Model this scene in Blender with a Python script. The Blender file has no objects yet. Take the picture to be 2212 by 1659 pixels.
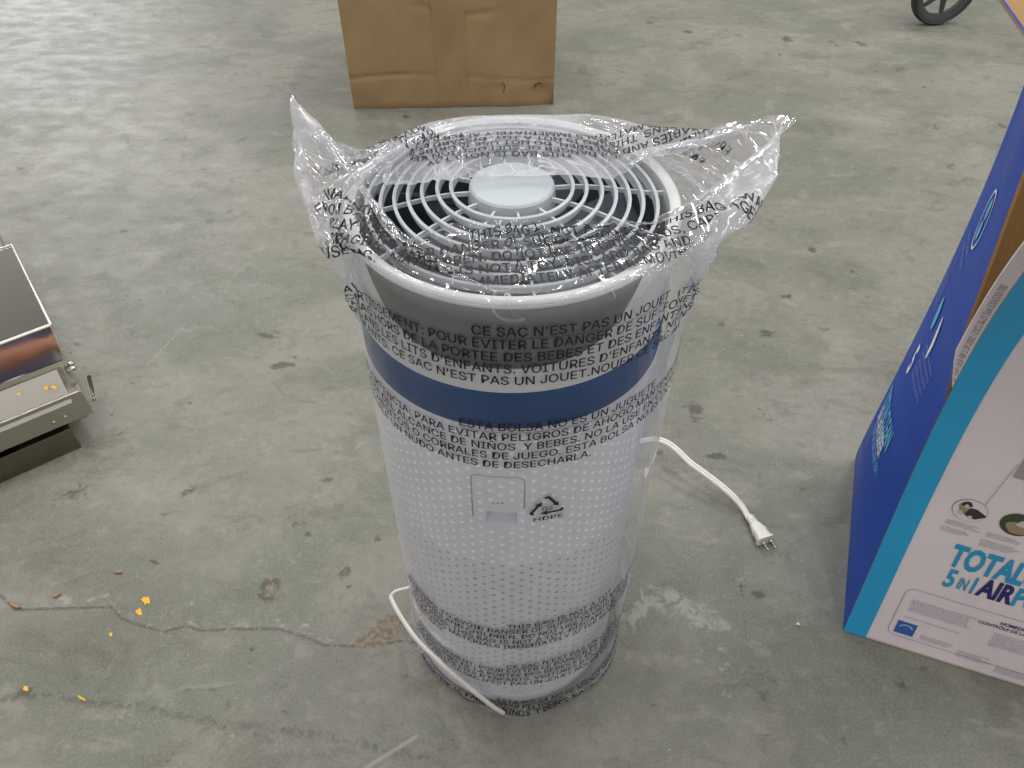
import bpy, bmesh, math, random
import numpy as np
from mathutils import Vector, Matrix
random.seed(7); rng = np.random.default_rng(11)
S = bpy.context.scene
COL = S.collection
PI = math.pi
rad = math.radians

# ------------------------------------------------------------------ camera, world, lamps, exposure
CAMZ, PITCH, FPX = 1.007, rad(45.41), 1667.0          # FPX: focal length in units of a 2212 px wide picture
cam_d = bpy.data.cameras.new('camera'); cam = bpy.data.objects.new('camera', cam_d); COL.objects.link(cam)
cam.location = (0, 0, CAMZ); cam.rotation_euler = (PI/2-PITCH, 0, 0)
cam_d.sensor_width = 36; cam_d.lens = FPX/2212*36; cam_d.clip_start = .01; cam_d.clip_end = 200
S.camera = cam
S.view_settings.view_transform = 'Standard'; S.view_settings.look = 'None'
S.view_settings.exposure = 0.32; S.view_settings.gamma = 1; S.view_settings.use_curve_mapping = False
S.cycles.transparent_max_bounces = 40; S.cycles.max_bounces = 10
S.cycles.sample_clamp_indirect = 6; S.cycles.blur_glossy = .3
W = bpy.data.worlds.new('World'); S.world = W; W.use_nodes = True
# the hall around: pale walls and openings near the horizon, a dark roof above
_w = W.node_tree; _c = _w.nodes.new('ShaderNodeTexCoord'); _s = _w.nodes.new('ShaderNodeSeparateXYZ'); _r = _w.nodes.new('ShaderNodeValToRGB')
_w.links.new(_c.outputs['Generated'], _s.inputs[0]); _w.links.new(_s.outputs['Z'], _r.inputs[0]); _w.links.new(_r.outputs[0], _w.nodes['Background'].inputs[0])
_r.color_ramp.elements[0].position = 0; _r.color_ramp.elements[0].color = (.50, .49, .51, 1)
for _p, _v in ((.22, (.50, .49, .515)), (.42, (.31, .305, .31)), (.62, (.105, .095, .082)), (1., (.065, .057, .047))):
    _e = _r.color_ramp.elements.new(_p) if _p < 1 else _r.color_ramp.elements[-1]
    _e.position = _p; _e.color = (*_v, 1)
W.node_tree.nodes['Background'].inputs[1].default_value = 1.0

def lamp(name, loc, target, sx, sy, power, col=(1, .985, .95), spread=180):
    d = bpy.data.lights.new(name, 'AREA'); d.shape = 'RECTANGLE'; d.size = sx; d.size_y = sy
    d.energy = power; d.color = col; d.spread = rad(spread)
    o = bpy.data.objects.new(name, d); COL.objects.link(o); o.location = loc
    o.rotation_euler = (Vector(target)-Vector(loc)).to_track_quat('-Z', 'Y').to_euler()
    return o
# rows of tube fixtures under the warehouse ceiling, and two far openings; the last three tubes are fill added behind the camera
for i, (x, y) in enumerate([(-2.8, .3), (-2.8, 3.2), (-.9, 1.2), (-.9, 4.4), (1.0, 1.9), (1.0, 4.8), (2.9, .6), (2.9, 3.4), (-1.6, -2.6), (.6, -2.9), (2.6, -2.4)]):
    lamp('ceiling_and_fill_lamp', (x, y, 4.2), (x, y, 0), .12, 1.5, 30)
lamp('side_opening_lamp', (4.6, 1.5, 2.8), (.2, .7, 0), 1.6, 1.2, 34, (1, .97, .93))
lamp('far_door_lamp', (-4.0, 6.6, 1.9), (-1.5, 1.5, 0), 1.7, 2.0, 85, (.93, .95, 1))

# ------------------------------------------------------------------ pixel helper (2212 x 1659 picture units)
CAM = np.array([0, 0, CAMZ])
FW = np.array([0, math.cos(PITCH), -math.sin(PITCH)]); UP = np.array([0, math.sin(PITCH), math.cos(PITCH)])
def ray(x, y):
    r = FW*FPX+np.array([1., 0, 0])*(x-1106)-UP*(y-829.5)
    return r/np.linalg.norm(r)
def at(x, y, z=0.):
    r = ray(x, y); return CAM+r*((z-CAMZ)/r[2])
def on_cyl(x, y, R):
    r = ray(x, y); o = CAM[:2]-np.array([PX, PY]); a = r[:2]@r[:2]; b = o@r[:2]; c = o@o-R*R
    return CAM+r*((-b-math.sqrt(max(b*b-a*c, 0)))/a)
PX, PY, PR, PH = 0.0, .5435, .135, .6725              # the purifier: axis, radius, height

# ------------------------------------------------------------------ materials
def mat(name, col=(.5, .5, .5), rough=.5, metal=0., spec=.5, **k):
    m = bpy.data.materials.new(name); m.use_nodes = True
    b = m.node_tree.nodes['Principled BSDF']
    b.inputs['Base Color'].default_value = (*col, 1); b.inputs['Roughness'].default_value = rough
    b.inputs['Metallic'].default_value = metal; b.inputs['Specular IOR Level'].default_value = spec
    for kk, v in k.items(): b.inputs[kk.replace('_', ' ')].default_value = v
    return m
class NT:
    def __init__(s, m): s.t = m.node_tree; s.b = s.t.nodes.get('Principled BSDF'); s.out = s.t.nodes['Material Output']
    def n(s, typ, **k):
        nd = s.t.nodes.new(typ)
        for a, v in k.items():
            if a.startswith('i_'): nd.inputs[int(a[2:])].default_value = v
            else: setattr(nd, a, v)
        return nd
    def l(s, a, b): s.t.links.new(a, b)
    def coord(s, sc=(1, 1, 1), kind='Object', loc=(0, 0, 0), rot=(0, 0, 0)):
        c = s.n('ShaderNodeTexCoord'); m = s.n('ShaderNodeMapping'); s.l(c.outputs[kind], m.inputs[0])
        m.inputs['Scale'].default_value = sc; m.inputs['Location'].default_value = loc; m.inputs['Rotation'].default_value = rot
        return m.outputs[0]
    def noise(s, vec, scale, detail=4, rough=.55, dist=0.):
        n = s.n('ShaderNodeTexNoise'); s.l(vec, n.inputs['Vector']); n.inputs['Scale'].default_value = scale
        n.inputs['Detail'].default_value = detail; n.inputs['Roughness'].default_value = rough; n.inputs['Distortion'].default_value = dist
        return n.outputs['Fac']
    def ramp(s, f, a, b, lo=0., hi=1.):
        n = s.n('ShaderNodeMapRange'); n.interpolation_type = 'SMOOTHSTEP'; s.l(f, n.inputs[0])
        n.inputs[1].default_value = a; n.inputs[2].default_value = b; n.inputs[3].default_value = lo; n.inputs[4].default_value = hi
        return n.outputs[0]
    def math(s, op, a, b=None):
        n = s.n('ShaderNodeMath', operation=op)
        for i, v in enumerate((a, b)):
            if v is None: continue
            if isinstance(v, (int, float)): n.inputs[i].default_value = v
            else: s.l(v, n.inputs[i])
        return n.outputs[0]
    def mix(s, f, a, b, mode='MIX'):
        n = s.n('ShaderNodeMix', data_type='RGBA', blend_type=mode)
        for i, v in ((0, f), (6, a), (7, b)):
            if isinstance(v, (int, float)): n.inputs[i].default_value = v
            elif isinstance(v, tuple): n.inputs[i].default_value = (*v, 1)
            else: s.l(v, n.inputs[i])
        return n.outputs[2]
    def bump(s, h, strength=.3, dist=.001, nrm=None):
        n = s.n('ShaderNodeBump'); n.inputs['Strength'].default_value = strength; n.inputs['Distance'].default_value = dist
        s.l(h, n.inputs['Height'])
        if nrm is not None: s.l(nrm, n.inputs['Normal'])
        return n.outputs[0]

def m_plastic(name, col, rough, var=.03, scale=30, spec=.5):
    m = mat(name, col, rough, 0., spec); t = NT(m); c = t.coord()
    t.l(t.mix(t.ramp(t.noise(c, scale), .35, .7), tuple(x*(1-var) for x in col), tuple(min(1, x*(1+var)) for x in col)), t.b.inputs['Base Color'])
    t.l(t.ramp(t.noise(c, scale*.6, 6), .3, .7, rough*.85, rough*1.2), t.b.inputs['Roughness'])
    t.l(t.bump(t.noise(c, 900, 2), .05, .0002), t.b.inputs['Normal'])
    return m
M = {}
M['white'] = m_plastic('white_plastic', (.80, .795, .85), .38)
M['hole_white'] = m_plastic('dimple_plastic', (.93, .93, .96), .25)
M['hole_grey'] = m_plastic('perforation_mesh', (.30, .30, .33), .6)
M['rim'] = m_plastic('rim_plastic', (.70, .71, .72), .35)
M['grille'] = m_plastic('grille_plastic', (.60, .64, .67), .35)
M['cap'] = m_plastic('cap_plastic', (.47, .52, .55), .45)
M['well'] = m_plastic('well_plastic', (.045, .052, .070), .5)
M['grey'] = m_plastic('grey_panel_plastic', (.175, .176, .18), .45)
M['blue'] = m_plastic('blue_band_plastic', (.004, .060, .20), .5, .03, 30, .25)
M['ink'] = mat('black_ink', (.012, .012, .014), .6)
M['cord'] = m_plastic('cord_vinyl', (.78, .77, .72), .4)
M['brass'] = mat('nickel_prong', (.62, .60, .55), .25, 1.)
M['black'] = m_plastic('black_rubber', (.02, .02, .02), .6)
M['hub'] = m_plastic('wheel_plastic', (.045, .045, .05), .5)

# ------------------------------------------------------------------ mesh helpers
def tag(o, label=None, cat=None, group=None, kind=None):
    for k, v in (('label', label), ('category', cat), ('group', group), ('kind', kind)):
        if v: o[k] = v
    return o
def mesh(name, V, F, m=None, parent=None, smooth=False, mats=None, fm=None):
    me = bpy.data.meshes.new(name); me.from_pydata([tuple(map(float, v)) for v in V], [], [tuple(map(int, f)) for f in F]); me.update()
    for x in (mats or [m]):
        if x: me.materials.append(x)
    if fm is not None: me.polygons.foreach_set('material_index', fm)
    if smooth: me.polygons.foreach_set('use_smooth', [True]*len(me.polygons))
    o = bpy.data.objects.new(name, me); COL.objects.link(o)
    if parent: o.parent = parent; o.matrix_parent_inverse = Matrix.Translation(-parent.location)
    return o
def empty(name, loc):
    o = bpy.data.objects.new(name, None); COL.objects.link(o); o.location = loc; o.empty_display_size = .05
    return o
class MB:
    def __init__(s): s.V = []; s.F = []
    def add(s, V, F):
        n = len(s.V); s.V += [tuple(v) for v in V]; s.F += [tuple(i+n for i in f) for f in F]
    def hexa(s, c):   # 8 corners: 4 bottom, 4 top, same order
        s.add(c, [(3, 2, 1, 0), (4, 5, 6, 7), (0, 1, 5, 4), (1, 2, 6, 5), (2, 3, 7, 6), (3, 0, 4, 7)])
    def box(s, c, size, R=None):
        x, y, z = (q/2 for q in size); P = [(-x, -y, -z), (x, -y, -z), (x, y, -z), (-x, y, -z), (-x, -y, z), (x, -y, z), (x, y, z), (-x, y, z)]
        P = [Vector(p) for p in P]
        if R is not None: P = [R@p for p in P]
        s.hexa([p+Vector(c) for p in P])
    def lathe(s, prof, n=128, c=(0, 0), close=False):
        V = [(c[0]+r*math.cos(2*PI*k/n), c[1]+r*math.sin(2*PI*k/n), z) for r, z in prof for k in range(n)]
        m = len(prof); F = []
        for i in range(m if close else m-1):
            for k in range(n):
                a, b = i*n+k, i*n+(k+1) % n; q = ((i+1) % m)*n
                F.append((a, b, q+(k+1) % n, q+k))
        s.add(V, F)
    def tube(s, pts, r, n=10, flat=None, caps=True):
        P = [Vector(p) for p in pts]; V = []; F = []
        N = None
        for i, p in enumerate(P):
            t = (P[min(i+1, len(P)-1)]-P[max(i-1, 0)]).normalized()
            if N is None: N = t.cross(Vector((0, 0, 1)) if abs(t.z) < .9 else Vector((1, 0, 0))).normalized()
            else: N = (N-t*N.dot(t)).normalized()
            B = t.cross(N)
            rr = r[i] if isinstance(r, (list, tuple)) else r
            for k in range(n):
                a = 2*PI*k/n
                V.append(p+N*math.cos(a)*rr+B*math.sin(a)*rr*(flat or 1))
        for i in range(len(P)-1):
            for k in range(n): F.append((i*n+k, i*n+(k+1) % n, (i+1)*n+(k+1) % n, (i+1)*n+k))
        if caps: F += [tuple(range(n))[::-1], tuple((len(P)-1)*n+k for k in range(n))]
        s.add(V, F)
    def build(s, name, m, parent=None, smooth=False, bevel=0, auto=None):
        o = mesh(name, s.V, s.F, m, parent, smooth)
        if bevel:
            b = o.modifiers.new('bevel', 'BEVEL'); b.width = bevel; b.segments = 2; b.limit_method = 'ANGLE'
        if auto:
            me = o.data; bm = bmesh.new(); bm.from_mesh(me)
            for e in bm.edges:
                if len(e.link_faces) == 2 and e.calc_face_angle(0) > rad(auto): e.smooth = False
            for f in bm.faces: f.smooth = True
            bm.to_mesh(me); bm.free()
        return o
def spline(pts, n=12):
    P = [np.array(p, float) for p in pts]; P = [2*P[0]-P[1]]+P+[2*P[-1]-P[-2]]; out = []
    for i in range(1, len(P)-2):
        for k in range(n):
            t = k/n; a, b, c, d = P[i-1:i+3]
            out.append(.5*((2*b)+(-a+c)*t+(2*a-5*b+4*c-d)*t*t+(-a+3*b-3*c+d)*t**3))
    out.append(P[-2]); return out
import os
try:      # the plain sans that ships with Blender; its built-in font otherwise
    SANS = bpy.data.fonts.load(os.path.join(bpy.utils.system_resource('DATAFILES'), 'fonts', 'Inter.woff2'))
except Exception:
    SANS = None
_tc = {}
def glyphs(txt, off=0.):
    """flat filled outline of a string with cap height 1, starting at x = 0"""
    if (txt, off) in _tc: return _tc[(txt, off)]
    c = bpy.data.curves.new('t', 'FONT'); c.body = txt; c.size = 1; c.font = (SANS if off == 0 else None) or c.font; c.offset = off; c.resolution_u = 3; c.fill_mode = 'FRONT'
    o = bpy.data.objects.new('t', c); me = o.to_mesh()
    V = np.array([v.co[:] for v in me.vertices]) if len(me.vertices) else np.zeros((0, 3)); F = [tuple(p.vertices) for p in me.polygons]
    o.to_mesh_clear(); bpy.data.objects.remove(o); bpy.data.curves.remove(c)
    V = V/CAPH
    _tc[(txt, off)] = (V, F); return V, F
CAPH = 1.; CAPH = float(np.ptp(glyphs('H')[0][:, 1])); _tc.clear()
def tw(txt, off=0.):
    """advance width of a string"""
    a = glyphs(txt+'I', off)[0][:, 0].max(); b = glyphs('I', off)[0][:, 0].max(); return a-b if txt else 0.

# ------------------------------------------------------------------ the floor
def seg_dist(X, Y, a, b):
    ax, ay = a; bx, by = b; dx, dy = bx-ax, by-ay; t = np.clip(((X-ax)*dx+(Y-ay)*dy)/(dx*dx+dy*dy+1e-12), 0, 1)
    return np.hypot(X-ax-t*dx, Y-ay-t*dy)
def build_floor():
    ys = [-.6]
    while ys[-1] < 6: y = ys[-1]; ys.append(y+(.0028 if .12 < y < 1.0 else .0045 if .12 < y < 2.0 else .008 if .1 < y < 3.6 else .05))
    ys = np.array(ys); n = 640; us = np.linspace(-1, 1, n)
    half = np.clip(.66+.62*ys, .6, 4.)
    X = half[:, None]*us[None]; Y = np.repeat(ys[:, None], n, 1)
    dark = np.zeros_like(X); chalk = np.zeros_like(X); brown = np.zeros_like(X); scr = np.zeros_like(X)
    def sub(cx, cy, r):
        i0, i1 = np.searchsorted(ys, [cy-r, cy+r]); return slice(max(i0, 0), max(i1, 1))
    def blob(A, px, py, rx, ry, rot=0, s=1.):
        c = at(px, py)[:2]; e = at(px+rx, py)[:2]; g = at(px, py-ry)[:2]
        a, b = np.hypot(*(e-c)), np.hypot(*(g-c)); q = sub(c[0], c[1], 1.8*max(a, b))
        dx, dy = X[q]-c[0], Y[q]-c[1]; cs, sn = math.cos(rad(rot)), math.sin(rad(rot))
        d = np.sqrt(((dx*cs+dy*sn)/a)**2+((-dx*sn+dy*cs)/b)**2)
        A[q] = np.maximum(A[q], s*np.clip(1.25-d*.75, 0, 1))
    def line(A, pts, w, s=1., cl=1.):
        P = [at(*p)[:2] for p in pts]
        for a, b in zip(P[:-1], P[1:]):
            lo, hi = min(a[1], b[1])-3*w, max(a[1], b[1])+3*w
            i0, i1 = np.searchsorted(ys, [lo, hi]); q = slice(i0, i1)
            A[q] = np.maximum(A[q], s*np.clip(1.2-seg_dist(X[q], Y[q], a, b)/w*.7, 0, 1))
    for b in [(595,722,40,26,-20,.55),(480,620,30,36,0,.25),(575,810,26,16,0,.3),(610,790,30,9,15,.9),(575,725,28,7,-10,.8),(155,1068,60,26,20,.55),(160,865,30,16,20,.35),
              (455,478,16,6,0,.7),(165,345,16,7,0,.5),(1500,883,22,16,0,.9),(1500,905,16,12,0,.7),(1645,900,40,26,0,.45),(1690,920,26,18,0,.4),(1545,985,26,8,0,.9),
              (1425,975,18,14,0,.6),(1478,985,16,14,0,.7),(585,1265,24,22,0,.95),(575,1290,30,16,0,.8),(745,1235,12,16,-20,.9),(640,1130,22,14,0,.5),(700,1060,24,14,0,.4),(655,1130,14,10,0,.6),
              (790,1040,20,14,0,.4),(815,1165,10,8,0,.8),(665,1155,10,8,0,.8),(440,365,12,4,0,.7),(1655,720,22,9,10,.85),(1700,640,20,7,0,.8),(1560,700,9,6,0,.8),(1755,540,9,7,0,.9),(1455,340,12,7,0,.8),
              (1700,85,13,7,10,.9),(1860,95,12,8,30,.8),(1795,90,9,4,0,.7),(1960,85,9,4,0,.6),(1945,150,18,9,0,.6),(180,215,40,20,0,.2),(1900,1020,30,12,0,.3),(1900,1200,30,30,0,.12),
              (2065,1410,22,14,0,.9),(1640,1285,22,10,0,.8),(1570,1300,24,10,0,.35),(1890,1100,18,12,0,.5),(1945,1480,18,22,20,.7),(1890,1470,26,14,0,.5),(1630,1480,44,16,0,.5),(1650,1500,20,26,40,.5),
              (680,1420,40,24,0,.35),(560,1450,60,40,0,.18),(300,1460,60,24,0,.28),(640,1500,60,30,0,.25),(1190,1600,60,12,0,.4),(960,1610,30,16,0,.5),(580,1600,24,12,0,.5),(1820,1600,16,14,0,.6),(1460,1400,60,60,0,.12),
              (1150,1620,24,10,0,.3),(50,1500,26,14,10,.8),(130,1000,90,30,0,.35),(790,1520,26,12,0,.4),(870,1550,60,14,0,.3),(330,1160,20,10,20,.5),(405,1060,34,10,30,.65),(1300,120,60,14,0,.2),(1500,55,50,20,0,.2)]:
        blob(dark, *b[:5], s=b[5])
    for _ in range(300):
        px, py = rng.uniform(0, 2212), rng.uniform(0, 1659)**1.0
        r = rng.uniform(2, 11); blob(dark, px, py, r*rng.uniform(.8, 2.2), r*.7, rng.uniform(-40, 40), s=rng.uniform(.3, .75))
    for b in [(835,1360,40,24,50,.95),(800,1385,30,18,0,.9),(1720,1345,9,6,0,.0),(2070,1412,14,10,0,.5),(745,1235,10,12,0,.5),(1470,860,8,5,0,.4),(170,1525,30,12,0,.4),(585,1275,20,22,0,.5),(1300,1670,50,30,0,.3)]:
        blob(brown, *b[:5], s=b[5])
    crack = [(0,1290),(60,1310),(150,1300),(230,1295),(300,1330),(345,1388-45),(420,1352),(470,1340),(520,1355),(600,1345),(665,1378-15),(700,1388),(800,1385-10),(850,1382-10),(900,1385)]
    crack = [(0,1285),(35,1317),(130,1314),(240,1311),(262,1336),(300,1350),(355,1380-15),(400,1352),(440,1362),(520,1358),(600,1358),(660,1375),(700,1394),(800,1396),(860,1385),(930,1390)]
    line(dark, crack, .0035, .75); line(chalk, [(x, y-6) for x, y in crack], .008, .45)
    line(dark, [(1370,1320),(1440,1312),(1490,1320),(1520,1350),(1560,1360)], .003, .4)
    line(chalk, [(1360,1335),(1390,1300),(1450,1295),(1500,1325),(1545,1345)], .022, .75)
    line(chalk, [(880,1385),(940,1350),(900,1330)], .014, .55)
    for x0, x1, y0, y1 in [(120,260,1285,1312),(600,700,1335,1360),(780,880,1368,1400),(1500,1560,1400,1480),(1560,1620,1430,1520)]:
        for _ in range(7): blob(chalk, rng.uniform(x0, x1), rng.uniform(y0, y1), rng.uniform(6, 22), rng.uniform(3, 8), rng.uniform(-30, 30), s=rng.uniform(.4, .8))
    for _ in range(70): blob(chalk, rng.uniform(0, 2212), rng.uniform(1150, 1659), rng.uniform(3, 16), rng.uniform(2, 6), rng.uniform(-30, 30), s=rng.uniform(.3, .6))
    # second rough joint along the lower left
    j2 = [(0,1510),(120,1500),(190,1520),(300,1525),(420,1555),(560,1570),(700,1590),(840,1620),(960,1650)]
    line(dark, j2, .010, .55); line(chalk, [(x, y+18) for x, y in j2], .02, .35)
    line(dark, [(360,1640),(420,1590),(480,1555),(500,1510)], .008, .5); line(dark, [(600,1500),(620,1560),(640,1600)], .003, .3)
    line(dark, [(1590,1210),(1606,1300),(1616,1420),(1680,1480)], .0022, .6)
    line(dark, [(1650,1200),(1640,1120),(1655,1040)], .004, .0)
    line(dark, [(710,480),(820,330)], .003, .0)
    line(scr, [(790,1659),(900,1590)], .003, .8); line(scr, [(300,830-20),(400,700)], .004, .5)
    for pts in [[(390,80),(520,30)],[(470,190),(560,150),(700,120)],[(200,455),(250,380)],[(300,800),(390,690)],[(560,330),(640,400)],[(330,395),(420,370),(500,380)],[(1220,215),(1290,160),(1310,60)],[(1770,585),(1900,680),(2000,715)],
                [(1560,760),(1700,740)],[(760,185),(850,110)],[(1330,190),(1440,250)],[(1700,240),(1850,260),(1900,330)],[(1610,1230),(1600,1120)],[(1650,1130),(1640,1020)],[(500,560),(720,690)],[(230,710),(330,700)],[(400,250),(560,255)],[(1800,440),(1960,480)],[(1850,120),(1870,180)]]:
        line(dark, pts, .003+.002*at(*pts[0])[1], .42)
    for _ in range(46):
        px, py = rng.uniform(0, 2212), rng.uniform(0, 1600); a = rng.uniform(-.5, .5); L = rng.uniform(15, 90)
        line(dark, [(px, py), (px+L*math.cos(a), py+L*math.sin(a)*.6)], .0028+.002*at(px, py)[1], rng.uniform(.2, .45))
    V = np.stack([X.ravel(), Y.ravel(), np.zeros(X.size)], 1); R, C = X.shape
    i = (np.arange(R-1)[:, None]*C+np.arange(C-1)[None]).ravel(); F = np.stack([i, i+1, i+C+1, i+C], 1)
    me = bpy.data.meshes.new('floor'); me.vertices.add(len(V)); me.vertices.foreach_set('co', V.ravel())
    me.loops.add(F.size); me.loops.foreach_set('vertex_index', F.ravel().astype(np.int32)); me.polygons.add(len(F))
    me.polygons.foreach_set('loop_start', np.arange(0, F.size, 4, dtype=np.int32)); me.update(calc_edges=True)
    at_ = me.color_attributes.new('marks', 'FLOAT_COLOR', 'POINT')
    at_.data.foreach_set('color', np.stack([dark, chalk, brown, scr], -1).astype(np.float32).ravel())
    me.materials.append(floor_mat()); o = bpy.data.objects.new('floor', me); COL.objects.link(o); tag(o, kind='structure')
    # the rest of the hall floor, just below
    mb = MB(); mb.hexa([(-9, -4, -.06), (9, -4, -.06), (9, 14, -.06), (-9, 14, -.06), (-9, -4, -.004), (9, -4, -.004), (9, 14, -.004), (-9, 14, -.004)])
    tag(mb.build('ground', M['floorplain']), kind='structure')
def floor_mat(plain=False):
    m = mat('concrete' if not plain else 'concrete_plain', (.3, .3, .28), .5); t = NT(m)
    w = t.coord(); ws = t.coord((1, 1.6, 1))
    st = t.coord((1, 1.5, 1), loc=(5, 1, 2), rot=(0, 0, .25)); n1 = t.noise(ws, 2.2, 5, .6, .6); n2 = t.noise(st, 7, 8, .68, .7); n3 = t.noise(w, 60, 5, .65); n4 = t.noise(w, 280, 3, .6)
    col = t.mix(t.ramp(n1, .38, .62), (.200, .210, .180), (.305, .303, .272))
    pk = t.ramp(t.noise(t.coord(loc=(3, 8, 0)), 3.1, 4), .50, .70, 0, .5); col = t.mix(pk, col, (.300, .272, .250))
    col = t.mix(t.ramp(n2, .46, .34, 0, .6), col, (.135, .138, .108)); col = t.mix(t.ramp(n2, .54, .68, 0, .6), col, (.38, .38, .352))
    col = t.mix(t.ramp(t.noise(t.coord((1.1, 1.7, 1), loc=(5, 7, 2), rot=(0, 0, .4)), 13, 9, .75, .8), .50, .70, 0, .6), col, (.12, .12, .095))
    col = t.mix(t.ramp(t.noise(t.coord((1.1, 1.5, 1), loc=(1, 1, 9), rot=(0, 0, -.3)), 22, 8, .75, .5), .54, .72, 0, .5), col, (.44, .44, .41))
    col = t.mix(t.ramp(n3, .42, .68, 0, .35), col, (.19, .19, .165)); col = t.mix(t.ramp(n3, .45, .30, 0, .3), col, (.38, .38, .35))
    col = t.mix(t.ramp(n4, .35, .75, 0, .35), col, (.40, .40, .37))
    fl = t.ramp(t.noise(t.coord((1, 1.7, 1), loc=(4, 3, 2)), 46, 4, .6), .67, .75, 0, .55); col = t.mix(fl, col, (.10, .098, .08))
    fl2 = t.ramp(t.noise(t.coord(loc=(7, 3, 2)), 130, 3, .55), .69, .77, 0, .5); col = t.mix(fl2, col, (.10, .10, .085))
    fl3 = t.ramp(t.noise(t.coord(loc=(2, 9, 2)), 110, 2, .5), .74, .79, 0, .8); col = t.mix(fl3, col, (.60, .60, .58))
    hgt = t.math('ADD', t.math('MULTIPLY', n2, .04), t.math('ADD', t.math('MULTIPLY', n3, .35), t.math('MULTIPLY', n4, .12)))
    if not plain:
        a = t.n('ShaderNodeAttribute', attribute_name='marks'); sp = t.n('ShaderNodeSeparateColor'); t.l(a.outputs['Color'], sp.inputs[0])
        rag = t.math('SUBTRACT', t.noise(w, 55, 6, .72, .8), .5); rag2 = t.math('SUBTRACT', t.noise(w, 120, 5, .7, .5), .5)
        def thr(ch, lo, hi, amt, r=1.6):
            v = t.math('ADD', ch, t.math('MULTIPLY', rag, r)); v = t.math('ADD', v, t.math('MULTIPLY', rag2, r*.5)); amt = min(1, amt*1.12)
            gate = t.ramp(ch, .02, .2); return t.math('MULTIPLY', t.ramp(v, lo, hi, 0, amt), gate)
        d = thr(sp.outputs[0], .42, .78, .78); c = thr(sp.outputs[1], .40, .95, .55, 2.4); b = thr(sp.outputs[2], .35, .5, .85, .7); s = thr(a.outputs['Alpha'], .3, .7, .6, .8)
        col = t.mix(d, col, (.098, .098, .082)); col = t.mix(c, col, (.50, .505, .48)); col = t.mix(b, col, t.mix(t.ramp(t.noise(w, 150, 5, .7), .35, .65), (.17, .135, .10), (.36, .30, .225))); col = t.mix(s, col, (.46, .45, .43))
        hgt = t.math('SUBTRACT', hgt, t.math('MULTIPLY', d, .9)); hgt = t.math('ADD', hgt, t.math('MULTIPLY', c, .5)); hgt = t.math('SUBTRACT', hgt, b)
    col = t.mix(1., col, (.765, .760, .712), 'MULTIPLY')
    t.l(col, t.b.inputs['Base Color'])
    t.l(t.ramp(t.noise(ws, 14, 5), .3, .7, .50, .62), t.b.inputs['Roughness'])
    t.l(t.bump(hgt, .16, .0007), t.b.inputs['Normal'])
    return m
M['floorplain'] = floor_mat(True)
build_floor()

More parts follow.
